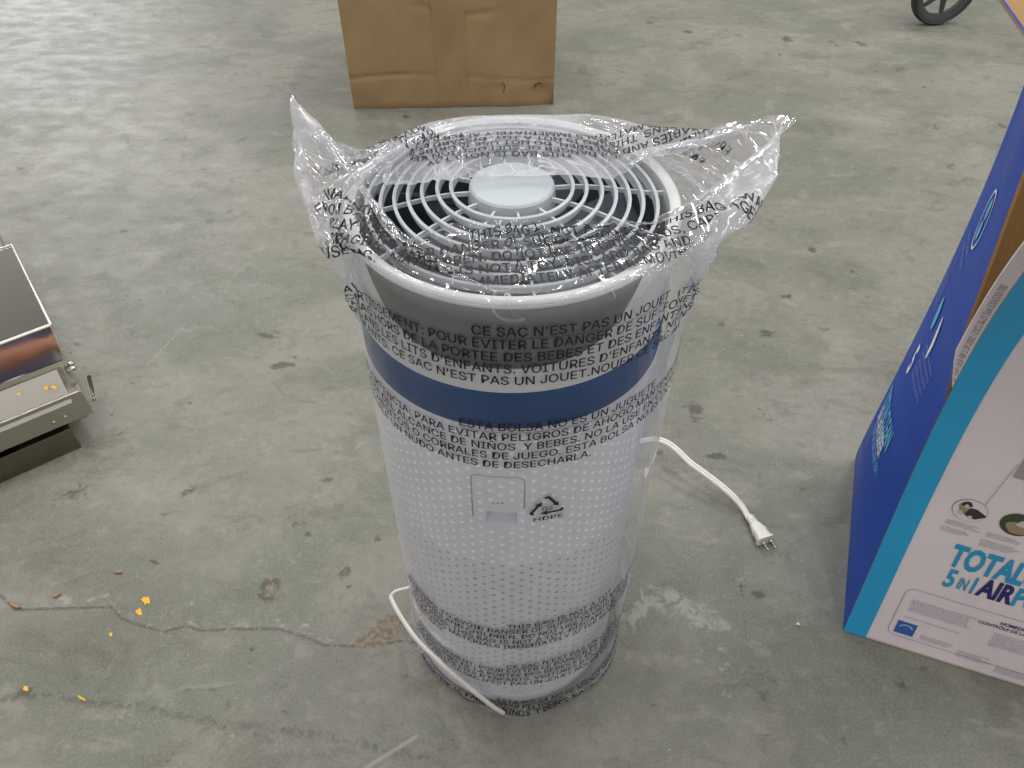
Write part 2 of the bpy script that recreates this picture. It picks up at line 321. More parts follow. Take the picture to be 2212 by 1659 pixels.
# ------------------------------------------------------------------ the air purifier
pur = tag(empty('air_purifier', (PX, PY, 0)), 'white cylindrical tower with blue band, grey panel and round top grille, inside the clear bag', 'air purifier')
def cyl(r, th, z): return (PX+r*math.sin(th), PY-r*math.cos(th), z)     # th = 0 faces the camera
def uz(x, y): p = on_cyl(x, y, PR); return math.atan2(p[0]-PX, PY-p[1])*PR, p[2]
sL, sT = uz(1043, 1102); sR, sB = uz(1110, 1131); SLOT = {}
def perforated():
    nc = 88; dt = 2*PI/nc; hh = .013; z0, z1 = .030, .5415; nr = int((z1-z0-.010)/hh); V = []; N = []; F = []; fm = []
    nh = 12; rh = .0023
    def add(pts, ns, faces, mi):
        n = len(V); V.extend(pts); N.extend(ns); F.extend([tuple(i+n for i in f) for f in faces]); fm.extend([mi]*len(faces))
    def nrm(th): return (math.sin(th), -math.cos(th), 0)
    cols = [c for c in range(nc) if abs((c*dt-PI)*PR-(sL+sR)/2) < .0147]
    for c in range(nc):
        t0, t1 = (c-.5)*dt-PI, (c+.5)*dt-PI; tc = c*dt-PI; off = hh/2*(c % 2)
        zs = z0; top = z0+.006+off
        add([cyl(PR, t0, zs), cyl(PR, t1, zs), cyl(PR, t1, top), cyl(PR, t0, top)], [nrm(t0), nrm(t1), nrm(t1), nrm(t0)], [(0, 1, 2, 3)], 0)
        for r in range(nr):
            a, b = top+r*hh, top+(r+1)*hh; zc = (a+b)/2
            if c in cols and sB-.013 < zc < sT+.013:
                for z_a, z_b in ((a, min(b, sB)), (max(a, sT), b)):
                    if z_b > z_a: add([cyl(PR, t0, z_a), cyl(PR, t1, z_a), cyl(PR, t1, z_b), cyl(PR, t0, z_b)], [nrm(t0), nrm(t1), nrm(t1), nrm(t0)], [(0, 1, 2, 3)], 0)
                SLOT[c] = (t0, t1); continue
            ring = []
            for k in range(nh):
                q = 2*PI*k/nh+PI/nh; ring.append((tc+rh*math.cos(q)/PR, zc+rh*math.sin(q)))
            corners = [(t1, b), (t0, b), (t0, a), (t1, a)]
            P = [cyl(PR, *x) for x in ring]+[cyl(PR, *x) for x in corners]; Ns = [nrm(x[0]) for x in ring]+[nrm(x[0]) for x in corners]
            fs = []
            for k in range(nh):
                fs.append((k, nh+k//3, (k+1) % nh) if False else None)
            fs = []
            for qd in range(4):
                ks = [(qd*3+j) for j in range(3)]
                for j in range(2): fs.append((ks[j], nh+qd, ks[j+1]))
                nxt = ((qd+1)*3) % nh
                fs.append((ks[2], nh+qd, nh+(qd+1) % 4, nxt))
            add(P, Ns, fs, 0)
            deep = zc < .338; dep = .0035 if deep else .0011; rr = 1. if deep else .55
            W0 = [cyl(PR, *x) for x in ring]; W1 = [cyl(PR-dep, tc+(x[0]-tc)*rr, zc+(x[1]-zc)*rr) for x in ring]
            wn = [(-math.cos(2*PI*k/nh+PI/nh)*math.cos(tc), -math.cos(2*PI*k/nh+PI/nh)*math.sin(tc), -math.sin(2*PI*k/nh+PI/nh)) for k in range(nh)]
            if not deep: wn = [tuple(np.array(w)*.7+np.array(nrm(tc))*.7) for w in wn]
            add(W0+W1, wn+wn, [(k, (k+1) % nh, nh+(k+1) % nh, nh+k) for k in range(nh)], 0 if deep else 1)
            add(W1, [nrm(tc)]*nh, [tuple(range(nh))], 2 if deep else 1)
        a = top+nr*hh
        add([cyl(PR, t0, a), cyl(PR, t1, a), cyl(PR, t1, z1), cyl(PR, t0, z1)], [nrm(t0), nrm(t1), nrm(t1), nrm(t0)], [(0, 1, 2, 3)], 0)
    o = mesh('perforated_shell', V, F, None, pur, True, [M['white'], M['hole_white'], M['hole_grey']], fm)
    N = np.array(N, float); N /= np.linalg.norm(N, axis=1)[:, None]
    o.data.normals_split_custom_set_from_vertices([tuple(n) for n in N])
perforated()
mb = MB(); mb.lathe([(.128, 0), (.131, .001), (.134, .006), (.1350, .012), (.1350, .028), (.1338, .0295)], 160, (PX, PY)); mb.build('base', M['white'], pur, True)
mb = MB(); mb.lathe([(.1338, .5415), (.1353, .5422), (.1355, .543), (.1355, .581), (.1353, .5818), (.134, .5822)], 160, (PX, PY)); mb.build('blue_band', M['blue'], pur, auto=40)
mb = MB(); mb.lathe([(.134, .5824), (.1350, .5828), (.1350, .6600), (.1350, .6650), (.1340, .6653), (.1340, .6658), (.1357, .6662), (.1358, .6682), (.1348, .6687), (.1348, .6692), (.1355, .6697), (.1350, .6714), (.1335, .6725),
                     (.1290, .6722), (.1262, .6700), (.1256, .664), (.1256, .655), (.128, .61)], 160, (PX, PY)); mb.build('rim', M['rim'], pur, auto=40)
# grey U-shaped panel wrapping the front under the rim
prof = [(0, .6090), (14.7, .6103), (30.8, .6198), (36.5, .6285), (41.5, .6398), (48.3, .6650)]
pf_ = np.polyfit([a_*a_ for a_, b_ in prof], [b_ for a_, b_ in prof], 3); V = []; F = []; nth = 61
for i in range(nth):
    th = rad(-48.3+96.6*i/(nth-1)); zb = float(np.polyval(pf_, math.degrees(th)**2)); th -= rad(4.3)
    for j in range(5): V.append(cyl(.1356, th, zb+(.6650-zb)*j/4))
for i in range(nth-1):
    for j in range(4): a = i*5+j; F.append((a, a+5, a+6, a+1))
o = mesh('control_panel', V, F, M['grey'], pur, True); md = o.modifiers.new('s', 'SOLIDIFY'); md.thickness = .0008; md.offset = -1
# top grille: concentric fins and ties, gently domed towards the centre cap
def dome(r): q = min(1, max(0, (r-.045)/.085)); return .6712+.0120*(1-q*q*(3-2*q))
mb = MB()
for r in (.0486, .0595, .0718, .083, .094, .105, .1165):
    z = dome(r); mb.lathe([(r-.0014, z-.0012), (r, z), (r+.0014, z-.0012), (r+.0008, z-.0050), (r-.0006, z-.0085), (r-.0018, z-.0085), (r-.0010, z-.0050)], 128, (PX, PY), True)
for k in range(12):
    a = 2*PI*k/12+.13; rs_ = np.linspace(.034, .127, 12)
    for r0_, r1_ in zip(rs_[:-1], rs_[1:]):
        c8 = []
        for dz in (-.0090, -.0055):
            for rr_, w_ in ((r0_, -.0009), (r1_, -.0009), (r1_, .0009), (r0_, .0009)): c8.append((PX+rr_*math.cos(a)-w_*math.sin(a), PY+rr_*math.sin(a)+w_*math.cos(a), dome(rr_)+dz))
        mb.hexa(c8)
mb.build('grille', M['grille'], pur, auto=45)
mb = MB(); mb.lathe([(.0001, .6840), (.012, .6839), (.026, .6834), (.0325, .6826), (.0340, .6810), (.0343, .6790), (.0352, .6730), (.0352, .640)], 96, (PX, PY)); mb.build('centre_cap', M['cap'], pur, auto=30)
mb = MB(); mb.lathe([(.1262, .6670), (.1262, .6100), (.04, .602), (.0001, .602)], 96, (PX, PY)); mb.build('grille_well', M['well'], pur, True)
mb = MB()
for k in range(9):       # fan blades down in the well
    a0 = 2*PI*k/9
    P = [];
    for r in np.linspace(.045, .118, 6):
        for s_ in (0, 1): P.append((PX+r*math.cos(a0+s_*.35+r*2), PY+r*math.sin(a0+s_*.35+r*2), .6220+.020*s_))
    mb.add(P, [(2*i, 2*i+1, 2*i+3, 2*i+2) for i in range(5)])
mb.build('fan', m_plastic('fan_plastic', (.09, .11, .15), .45), pur, True)
# filter door outline, slot and indicator dots on the perforated shell
mb = MB()
def cp(u, z, r=.1353): return cyl(r, u/PR, z)
uL, zT = uz(1016, 1022); uR, _ = uz(1134, 1022); _, zB = uz(1045, 1132)
pts = [(uL, zB+.01)]+[(uL, zT-.006), (uL+.0018, zT-.0018), (uL+.006, zT)]+[(uL+.006+(uR-uL-.012)*k/8, zT) for k in range(1, 9)]+[(uR-.0018, zT-.0018), (uR, zT-.006), (uR, zB+.028)]
mb.tube([cp(u, z, .1350) for u, z in pts], .00065, 6); mb.build('door_seam', mat('seam_shadow_gap', (.42, .42, .46), .5), pur, True)
sL, sR = min(v[0] for v in SLOT.values())*PR, max(v[1] for v in SLOT.values())*PR
mb = MB(); us_ = np.linspace(sL, sR, 7); ins = .011
for a, b in zip(us_[:-1], us_[1:]):
    mb.add([cp(a, sB, PR), cp(b, sB, PR), cp(b, sB+.002, PR-ins), cp(a, sB+.002, PR-ins), cp(a, sT, PR), cp(b, sT, PR), cp(b, sT, PR-ins), cp(a, sT, PR-ins)], [(0, 1, 2, 3), (3, 2, 6, 7), (7, 6, 5, 4)])
mb.add([cp(sL, sB, PR), cp(sL, sT, PR), cp(sL, sT, PR-ins), cp(sL, sB+.002, PR-ins), cp(sR, sB, PR), cp(sR, sT, PR), cp(sR, sT, PR-ins), cp(sR, sB+.002, PR-ins)], [(0, 1, 2, 3), (7, 6, 5, 4)])
mb.build('handle_recess', M['white'], pur)
for k in range(3):
    u, z = uz(1065+10*k, 1087); mb = MB(); mb.tube([cp(u, z, .1345), cp(u, z, .1354)], .0011, 10); mb.build('indicator_dot', mat('dot_grey', (.33, .33, .36), .5), pur)

# ------------------------------------------------------------------ the bag: a film tube relaxed as cloth around the tower
LU, LS = .920, .8215
ZR, R0, NT_ = .6770, 70, 14           # film rows: R0 up to the rim, NT_ beyond it, with a free length that varies round the mouth
def ext(u):
    u = np.asarray(u) % LU; u2 = np.where(u > LU/2, u-LU, u)
    return np.interp(u2, [-.46, -.29, -.26, -.23, -.205, -.17, -.13, -.09, 0, .12, .165, .20, .23, .26, .29, .46], [.147, .147, .145, .145, .135, .115, .088, .078, .070, .072, .082, .125, .148, .147, .147, .147])
def rowpos(u, s, m):      # fractional row of a point, m rows per coarse row
    s = np.asarray(s); return np.where(s < ZR, s/ZR*R0, R0+(s-ZR)/ext(u)*NT_)*m
def rows_s(u, Nv):        # free height of every grid node
    m = (Nv-1)//(R0+NT_); k = np.arange(Nv)/m; e = ext(u)
    return np.where((k <= R0)[:, None], (k/R0*ZR)[:, None]+0*e[None], ZR+((k-R0)/NT_)[:, None]*e[None])
def clerp(keys, u):
    k = np.array(keys, float); return np.stack([np.interp(u, k[:, 0], k[:, i]) for i in range(1, k.shape[1])], -1)
def lip_keys(rows):
    return [(r[0], *at(r[1], r[2], r[3])) for r in rows]
FL = lip_keys([(-.230, 622, 188, .738), (-.205, 655, 250, .726), (-.170, 728, 340, .712), (-.130, 797, 440, .700), (-.09, 872, 522, .690), (-.05, 975, 482, .688), (0, 1100, 474, .688), (.06, 1250, 476, .690), (.12, 1400, 480, .694), (.165, 1508, 452, .698), (.20, 1635, 345, .705), (.230, 1737, 243, .710)])
BL = lip_keys([(.230, 1737, 243, .710), (.262, 1640, 252, .716), (.30, 1540, 275, .718), (.345, 1435, 325, .708), (.40, 1320, 388, .695), (.46, 1150, 366, .697), (.52, 1000, 386, .694), (.58, 870, 395, .693), (.625, 780, 400, .696), (.66, 705, 320, .714), (.690, 622, 188, .738)])
SK = np.array([.58, .62, .66, .70, .74, .775, .80, LS])
SL = np.array([at(*q) for q in ((762, 665, .585), (750, 610, .625), (724, 545, .660), (690, 470, .682), (640, 390, .698), (648, 300, .714), (612, 225, .730), (622, 188, .738))])
SR = np.array([at(*q) for q in ((1492, 660, .58), (1494, 590, .62), (1512, 535, .655), (1580, 468, .676), (1650, 400, .688), (1700, 330, .698), (1728, 280, .704), (1737, 243, .708))])
def bag_init(Nu, Nv):
    u = (np.arange(Nu)/Nu)*LU; u2 = np.where(u > LU/2, u-LU, u); SS = rows_s(u, Nv); e = ext(u)
    th = u2/LU*2*PI
    base = np.stack([.010+.1470*np.sin(th), .5540-.1458*np.cos(th)], -1)
    lip = np.where(((u2 >= -.230) & (u2 <= .230))[:, None], clerp(FL, u2), clerp(BL, np.where(u2 < -.230, u2+LU, u2)))
    P = np.zeros((Nv, Nu, 3)); T = np.zeros((Nv, Nu)); bulge = .010+.026*np.exp(-((u-LU/2)/.17)**4)-.007*np.exp(-(u2/.15)**4)
    for i in range(Nv):
        si = SS[i, 0]
        if SS[i, 0] <= ZR+1e-9:
            k = np.clip((.10-si)/.10, 0, 1); sc = 1-.045*k**1.5
            x = (base[:, 0]-.01)*sc+.01*(1-k); y = (base[:, 1]-.5540)*sc+.5540-.010*k
            k2 = np.clip((.28-si)/.28, 0, 1); fp_ = .015*np.exp(-((u2-.02)/.05)**2)*np.clip((.07-si)/.07, 0, 1)+.010*np.exp(-((u2-.13)/.06)**2)*np.clip((.2-si)/.2, 0, 1)
            P[i] = np.stack([x+fp_*np.sin(th), y-fp_*np.cos(th), np.full(Nu, max(0, si-.016*k2**.7*(si > 0)))], -1)
            T[i] = .06 if si > .26 else .012
        else:
            f = ((SS[i]-ZR)/e)[:, None]; rimp = np.stack([base[:, 0], base[:, 1], np.full(Nu, ZR)], -1)
            P[i] = rimp*(1-f)+lip*f; P[i, :, 2] += np.sin(PI*np.minimum(1, f[:, 0]))*bulge
        for sg, K in ((-1, SL), (1, SR)):
            sn = np.where(SS[i] <= ZR, SS[i], ZR+(SS[i]-ZR)/e*(LS-ZR))
            if sn[0] < .58: continue
            w_ = np.exp(-((np.abs(u2)-.230)/.060)**2)*(u2*sg > 0)*min(1, (sn[0]-.58)/.05); c_ = np.argmax(np.where(u2*sg > 0, w_, -1)); tgt = np.array([np.interp(sn[c_], SK, K[:, d_]) for d_ in range(3)])
            P[i] += w_[:, None]*(tgt-P[i, c_]); T[i] = np.maximum(T[i]*(1-w_), .10*w_**3)
    return P, SS, T, lip
def relax(P, lip, T, steps, it, seed):
    Nv, Nu, _ = P.shape; du = LU/Nu; SS = rows_s(np.arange(Nu)/Nu*LU, Nv); dv = np.diff(SS, axis=0)[..., None]; dd = np.sqrt(du*du+dv*dv); r = np.random.default_rng(seed)
    P0 = P.copy(); X = P+r.normal(0, .0017*(du/.01), P.shape)*np.linspace(.25, 1, Nv)[:, None, None]; Vv = np.zeros_like(X)
    pin = np.zeros(Nv); pin[-1] = .35; pin[0] = .5; pin[1] = .2
    wt = T.copy()
    def pair(A, B, rest, k):
        d = B-A; L = np.sqrt((d*d).sum(-1, keepdims=True))+1e-9; c = d*(.5*k*(L-rest)/L); A += c; B -= c
    for st in range(steps):
        Vv *= .93; Vv[..., 2] -= .00002; X0 = X.copy(); X = X+Vv
        for _ in range(it):
            for p in (0, 1):
                # around
                A = X[:, p::2]; B = np.roll(X, -1, 1)[:, p::2].copy(); A = A.copy(); pair(A, B, du, 1.)
                X[:, p::2] = A; idx = (np.arange(p, Nu, 2)+1) % Nu; X[:, idx] = B
                # along
                ia = np.arange(p, Nv-1, 2); A = X[ia].copy(); B = X[ia+1].copy(); pair(A, B, dv[ia], 1.); X[ia] = A; X[ia+1] = B
                # diagonals
                for sh in (1, -1):
                    A = X[ia].copy(); B = np.roll(X[ia+1], -sh, 1).copy(); pair(A, B, dd[ia], .35); X[ia] = A; X[ia+1] = np.roll(B, sh, 1)
            # soft bending
            m = (np.roll(X, 1, 1)+np.roll(X, -1, 1))*.5; X += (m-X)*.035
            m = (X[:-2]+X[2:])*.5; X[1:-1] += (m-X[1:-1])*.035
            X[-1] += (lip-X[-1])*pin[-1]; X[0] += (P0[0]-X[0])*pin[0]; X[1] += (P0[1]-X[1])*pin[1]
            X += (P0-X)*wt[..., None]*.6
            # the tower and the floor are solid
            dx, dy = X[..., 0]-PX, X[..., 1]-PY; rr = np.sqrt(dx*dx+dy*dy)+1e-9
            ins = (rr < .1372) & (X[..., 2] < .674)
            side = (.1372-rr) < (.674-X[..., 2]); m1 = ins & side
            f = np.where(m1, .1372/rr, 1.); X[..., 0] = PX+dx*f; X[..., 1] = PY+dy*f
            m2 = ins & ~side; X[..., 2] = np.where(m2, .674, X[..., 2])
            zt = .6735+.0125*np.clip((.128-rr)/.08, 0, 1); m3 = (rr < .137) & (X[..., 2] < zt) & (X[..., 2] > .665); X[..., 2] = np.where(m3, zt, X[..., 2])
            X[..., 2] = np.maximum(X[..., 2], .0012)
        Vv = X-X0
    return X
def upsample(X, axis, closed):
    """double the resolution along one axis with a four-point spline"""
    X = np.moveaxis(X, axis, 0)
    if closed: a, b, c, d = np.roll(X, 1, 0), X, np.roll(X, -1, 0), np.roll(X, -2, 0)
    else:
        E = np.concatenate([2*X[:1]-X[1:2], X, 2*X[-1:]-X[-2:-1]]); a, b, c, d = E[:-3], E[1:-2], E[2:-1], E[3:]
    mid = (-a+9*b+9*c-d)/16; n = X.shape[0]
    if closed: out = np.empty((2*n, *X.shape[1:])); out[0::2] = X; out[1::2] = mid
    else: out = np.empty((2*n-1, *X.shape[1:])); out[0::2] = X; out[1::2] = mid
    return np.moveaxis(out, 0, axis)
import time; _t = time.time()
Nu, Nv = 92, R0+NT_+1
P, s_, T, lip = bag_init(Nu, Nv); X = relax(P, lip, T, 90, 3, 3)
X = upsample(upsample(X, 1, True), 0, False); Nv, Nu = X.shape[:2]
P, s_, T, lip = bag_init(Nu, Nv)
X2 = relax(X, lip, T*.5, 70, 3, 5)
BAG = upsample(upsample(X2, 1, True), 0, False)
print('bag relax', time.time()-_t)
BV, BU = BAG.shape[:2]
dU = np.roll(BAG, -1, 1)-np.roll(BAG, 1, 1); dV = np.gradient(BAG, axis=0); BN = np.cross(dU, dV); BN /= np.linalg.norm(BN, axis=-1, keepdims=True)+1e-12
def film_mat():
    m = bpy.data.materials.new('clear_film'); m.use_nodes = True; t = NT(m); t.t.nodes.remove(t.b)
    mk = t.n('ShaderNodeAttribute', attribute_name='milk'); a = t.n('ShaderNodeAttribute', attribute_name='crumple')
    def ridge(scale, sc=(1, 1, 1), loc=(0, 0, 0), det=2, dist=.6):
        n = t.noise(t.coord(sc, 'UV', loc), scale, det, .5, dist); v = t.math('ABSOLUTE', t.math('SUBTRACT', n, .5)); return t.math('SUBTRACT', .5, t.math('POWER', v, .75))
    big = ridge(9, (1, .7, 1), det=1, dist=.9); med = ridge(24, (1, .8, 1), (4, 2, 0), 1, 1.2); fine = t.noise(t.coord((1, .12, 1), 'UV', (1, 7, 0)), 240, 2); soft = t.noise(t.coord((1, 1, 1), 'UV', (3, 3, 0)), 14, 2)
    msk = t.ramp(t.noise(t.coord((1, 1, 1), 'UV', (9, 2, 0)), 11, 2), .40, .62, .12, 1.)
    h = t.math('ADD', t.math('MULTIPLY', big, 1.3), t.math('MULTIPLY', t.math('MULTIPLY', med, msk), .55)); h = t.math('ADD', h, t.math('MULTIPLY', soft, 2.2))
    h = t.math('MULTIPLY', h, a.outputs['Fac']); h = t.math('ADD', h, t.math('MULTIPLY', fine, .012))
    nb = t.bump(h, 1., .0032)
    fr = t.n('ShaderNodeFresnel'); fr.inputs['IOR'].default_value = 1.45
    gl = t.n('ShaderNodeBsdfGlossy'); gl.inputs['Roughness'].default_value = .055; gl.inputs['Color'].default_value = (1, 1, 1, 1); t.l(nb, gl.inputs['Normal'])
    tr = t.n('ShaderNodeBsdfTransparent'); tr.inputs['Color'].default_value = (.985, .985, .99, 1)
    df = t.n('ShaderNodeBsdfDiffuse'); df.inputs['Color'].default_value = (.88, .88, .93, 1); tl = t.n('ShaderNodeBsdfTranslucent'); tl.inputs['Color'].default_value = (.88, .88, .93, 1)
    t.l(nb, df.inputs['Normal']); t.l(nb, tl.inputs['Normal'])
    hz = t.n('ShaderNodeMixShader', i_0=.5); t.l(df.outputs[0], hz.inputs[1]); t.l(tl.outputs[0], hz.inputs[2])
    lw = t.n('ShaderNodeLayerWeight'); lw.inputs['Blend'].default_value = .25
    def crease_glint(scale, sc, loc, lo):
        n = t.noise(t.coord(sc, 'UV', loc), scale, 2, .55, 1.0); v = t.math('ABSOLUTE', t.math('SUBTRACT', n, .5)); return t.math('SUBTRACT', 1., t.ramp(v, 0, lo))
    glint = t.math('MULTIPLY', t.math('MAXIMUM', crease_glint(9, (1, .6, 1), (2, 8, 0), .006), crease_glint(17, (.7, 1, 1), (6, 3, 0), .009)), t.ramp(t.noise(t.coord((1, 1, 1), 'UV', (1, 1, 5)), 18, 2), .42, .62))  # crease whitening, with the glint of the folds put into the haze
    glint = t.math('MULTIPLY', glint, t.math('MINIMUM', t.math('MULTIPLY', a.outputs['Fac'], .62), .75))
    fac = t.math('ADD', t.math('MULTIPLY', t.math('POWER', lw.outputs['Facing'], 2.2), .55), t.math('MULTIPLY', mk.outputs['Fac'], t.ramp(t.noise(t.coord((1, .5, 1), 'UV', (4, 6, 0)), 12, 4), .3, .7, .5, 1.5)))
    fac = t.math('MINIMUM', t.math('ADD', fac, glint), .9)
    mx = t.n('ShaderNodeMixShader'); t.l(fac, mx.inputs[0]); t.l(tr.outputs[0], mx.inputs[1]); t.l(hz.outputs[0], mx.inputs[2])
    m2 = t.n('ShaderNodeMixShader'); t.l(t.math('MINIMUM', fr.outputs[0], .35), m2.inputs[0]); t.l(mx.outputs[0], m2.inputs[1]); t.l(gl.outputs[0], m2.inputs[2])
    t.l(m2.outputs[0], t.out.inputs['Surface'])
    return m
M['film'] = film_mat()
bag = tag(empty('plastic_bag', (PX, PY, 0)), 'clear crinkled plastic bag with black warning print pulled over the white tower', 'plastic bag')
F = []
idx = np.arange(BV*BU).reshape(BV, BU)
q = np.stack([idx[:-1], np.roll(idx, -1, 1)[:-1], np.roll(idx, -1, 1)[1:], idx[1:]], -1).reshape(-1, 4)
fo = mesh('film', BAG.reshape(-1, 3), q, M['film'], bag, True)
me = fo.data; uvl = me.uv_layers.new(name='UV')
ui = np.arange(BU)/BU*LU; V2 = rows_s(ui, BV); U2 = np.repeat(ui[None], BV, 0)
lu = U2.ravel()[q]; lv = V2.ravel()[q]; lu = np.where((lu.max(1)-lu.min(1) > .4)[:, None] & (lu < .1), lu+LU, lu)
uvl.data.foreach_set('uv', np.stack([lu, lv], -1).astype(np.float32).ravel())
ca = me.attributes.new('crumple', 'FLOAT', 'POINT')
cr = np.interp(V2, [0, .06, .2, .30, .5, .64, .665, .72, LS], [1.1, .8, .30, .08, .05, .2, .9, 1.4, 1.4]); uu = np.where(U2 > LU/2, U2-LU, U2)
cr = cr*(1+.8*np.exp(-((uu-.2)/.06)**2)); ca.data.foreach_set('value', cr.ravel().astype(np.float32))

mk = np.full(V2.shape, .012)+.07*np.clip((V2-.655)/.02, 0, 1)
mk += .27*np.clip((V2-.655)/.03, 0, 1)*np.exp(-((U2-LU/2)/.16)**4)+.14*np.exp(-((np.abs(uu)-.229)/.05)**2)*np.clip((V2-.60)/.05, 0, 1)+.17*np.exp(-((uu-.19)/.05)**2)+.05*np.exp(-((uu+.21)/.03)**2)+.20*np.clip((.12-V2)/.12, 0, 1)
ca = me.attributes.new('milk', 'FLOAT', 'POINT'); ca.data.foreach_set('value', mk.ravel().astype(np.float32))
def bag_pt(u, s, off=.0008):
    fu = (np.asarray(u) % LU)/LU*BU; fv = np.clip(rowpos(u, s, (BV-1)//(R0+NT_)), 0, BV-1.001)
    i = np.floor(fv).astype(int); j = np.floor(fu).astype(int) % BU; a = (fv-i)[:, None]; b = (fu-np.floor(fu))[:, None]; j2 = (j+1) % BU
    def lerp(G): return (G[i, j]*(1-a)+G[i+1, j]*a)*(1-b)+(G[i, j2]*(1-a)+G[i+1, j2]*a)*b
    return lerp(BAG)+lerp(BN)*off
CH = .0083; PITCHL = .0117
class Print:
    def __init__(s): s.V = []; s.F = []
    def put(s, V2, F, u0, s0, h=CH, wx=1.):
        if len(V2) == 0: return
        n = len(s.V); P = bag_pt(u0+V2[:, 0]*h*wx, s0+V2[:, 1]*h); s.V += list(P); s.F += [tuple(i+n for i in f) for f in F]
    def text(s, txt, anchor, ua, s0, h=CH, wx=.97):
        pre = txt[:txt.index(anchor)] if anchor else ''; V, F = glyphs(txt)
        for ox, oy in ((-.020, 0), (.020, 0), (0, -.016), (0, .016)): s.put(V, F, ua-tw(pre)*h*wx+ox*h, s0+oy*h, h, wx)
        return ua-tw(pre)*h*wx, ua-tw(pre)*h*wx+V[:, 0].max()*h*wx
    def bar(s, u0, u1, s0, t=.0005, n=None):
        n = n or max(2, int((u1-u0)/.004)); us = np.linspace(u0, u1, n); k = len(s.V)
        s.V += list(bag_pt(np.concatenate([us, us]), np.concatenate([np.full(n, s0), np.full(n, s0+t)])))
        s.F += [(k+i, k+i+1, k+n+i+1, k+n+i) for i in range(n-1)]
    def build(s, name): return mesh(name, s.V, s.F, M['ink'], bag)
EN = [('THIS BAG IS NOT A TOY', '', -.036), ('WARNING: TO AVOID DANGER OF SUFFOCATION KEEP THIS BAG AWAY', 'DANGER', -.058), ('FROM BABIES AND CHILDREN. DO NOT USE IN CRIBS, BEDS, CARRIAGES OR', 'DO NOT', -.020),
      ('PLAY PENS. THIS BAG IS NOT A TOY. DISCARD BAG AND', 'NOT', -.030), ('PACKAGING MATERIALS IMMEDIATELY AFTER REMOVING', 'IMMED', -.040), ('REUSE THIS BAG.', 'THIS', -.170)]
FRN = [("CE SAC N'EST PAS UN JOUET", '', -.038), ('AVERTISSEMENT: POUR EVITER LE DANGER DE SUF-FOCATION. GARDEZ', 'POUR', -.072), ('CE SAC HORS DE LA PORTEE DES BEBES ET DES ENFANTS. NE PAS', 'DES', -.016),
       ("PAS DANS LES LITS D'ENFANTS. VOITURES D'ENFANTS. NI DANS LES PARCS", 'VOIT', -.003), ("D'ENFANTS. CE SAC N'EST PAS UN JOUET.NOUER CE SAC AVANT", 'UN', -.008)]
ESP = [('ESTA BOLSA NO ES UN JUGUETE', '', -.052), ('ADVERTENCIA: PARA EVITAR PELIGROS DE AHOGO MANTENER ESTA BOLSA', 'PELI', -.018), ('FUERA DEL ALCANCE DE NI\u00d1OS  Y BEBES. NO LA USE EN CUNAS, CAMAS,', 'Y', 0.),
       ('COCHESITOS O CORRALES DE JUEGO. ESTA BOLSA NO ES UN JUGUETE.', 'DE JUE', -.026), ('HAGALE UN NUDO ANTES DE DESECHARLA.', 'DE DES', -.034)]
def block(rows, s0, du=0., name='warning_print', ds=PITCHL):
    p = Print()
    for k, (txt, an, ua) in enumerate(rows):
        a, b = p.text(txt, an, ua+du, s0-k*ds)
        if k == 0: p.bar(a, b, s0-.0022)
    return p.build(name)
block(EN, .7345); block(EN[:5], .7345+.036, LU/2+.0)
block(FRN, .641); block(FRN, .637, LU/2)
block(ESP, .542); block(ESP, .540, LU/2)
block(EN, .216, .022); block(FRN, .119, .024); block(ESP[:3], .026, .028)
# recycling mark
p = Print(); R3 = .0165; cu, cs = uz(1155, 1090); cu *= .146/PR
def arrow(rot):
    C = [np.array([R3*math.sin(rad(a)), R3*math.cos(rad(a))]) for a in (0, 120, 240)]
    A, B = C[0], C[1]; w = .0014
    path = [A+(C[2]-A)*.06, A*1.0, A+(B-A)*.50] if False else [A+(C[2]-A)*.13, A+(C[2]-A)*.04+np.array([0, -.0003]), A+(B-A)*.05, A+(B-A)*.48]
    d = (B-A)/np.linalg.norm(B-A); nn = np.array([-d[1], d[0]])
    Q = []; 
    for i, pt in enumerate(path):
        tt = path[min(i+1, 3)]-path[max(i-1, 0)]; tt = tt/np.linalg.norm(tt); nr_ = np.array([-tt[1], tt[0]]); Q += [pt+nr_*w, pt-nr_*w]
    Fq = [(2*i, 2*i+1, 2*i+3, 2*i+2) for i in range(3)]
    e = path[-1]; Q += [e+nn*w*2.4, e-nn*w*2.4, e+d*.0062]; Fq.append((8, 9, 10))
    c, s = math.cos(rot), math.sin(rot)
    return np.array([[q[0]*c+q[1]*s, -q[0]*s+q[1]*c, 0] for q in Q]), Fq
for k in range(3):
    V_, F_ = arrow(2*PI*k/3); V_[:, 0] *= 1.08; p.put(V_, F_, cu, cs-.002, 1.)
p.text('02', '', cu-.0048, cs-.0065, .0056, 1.1); p.text('HDPE', '', cu-.0125, cs-.0215, .0056, 1.4); p.build('recycling_mark')

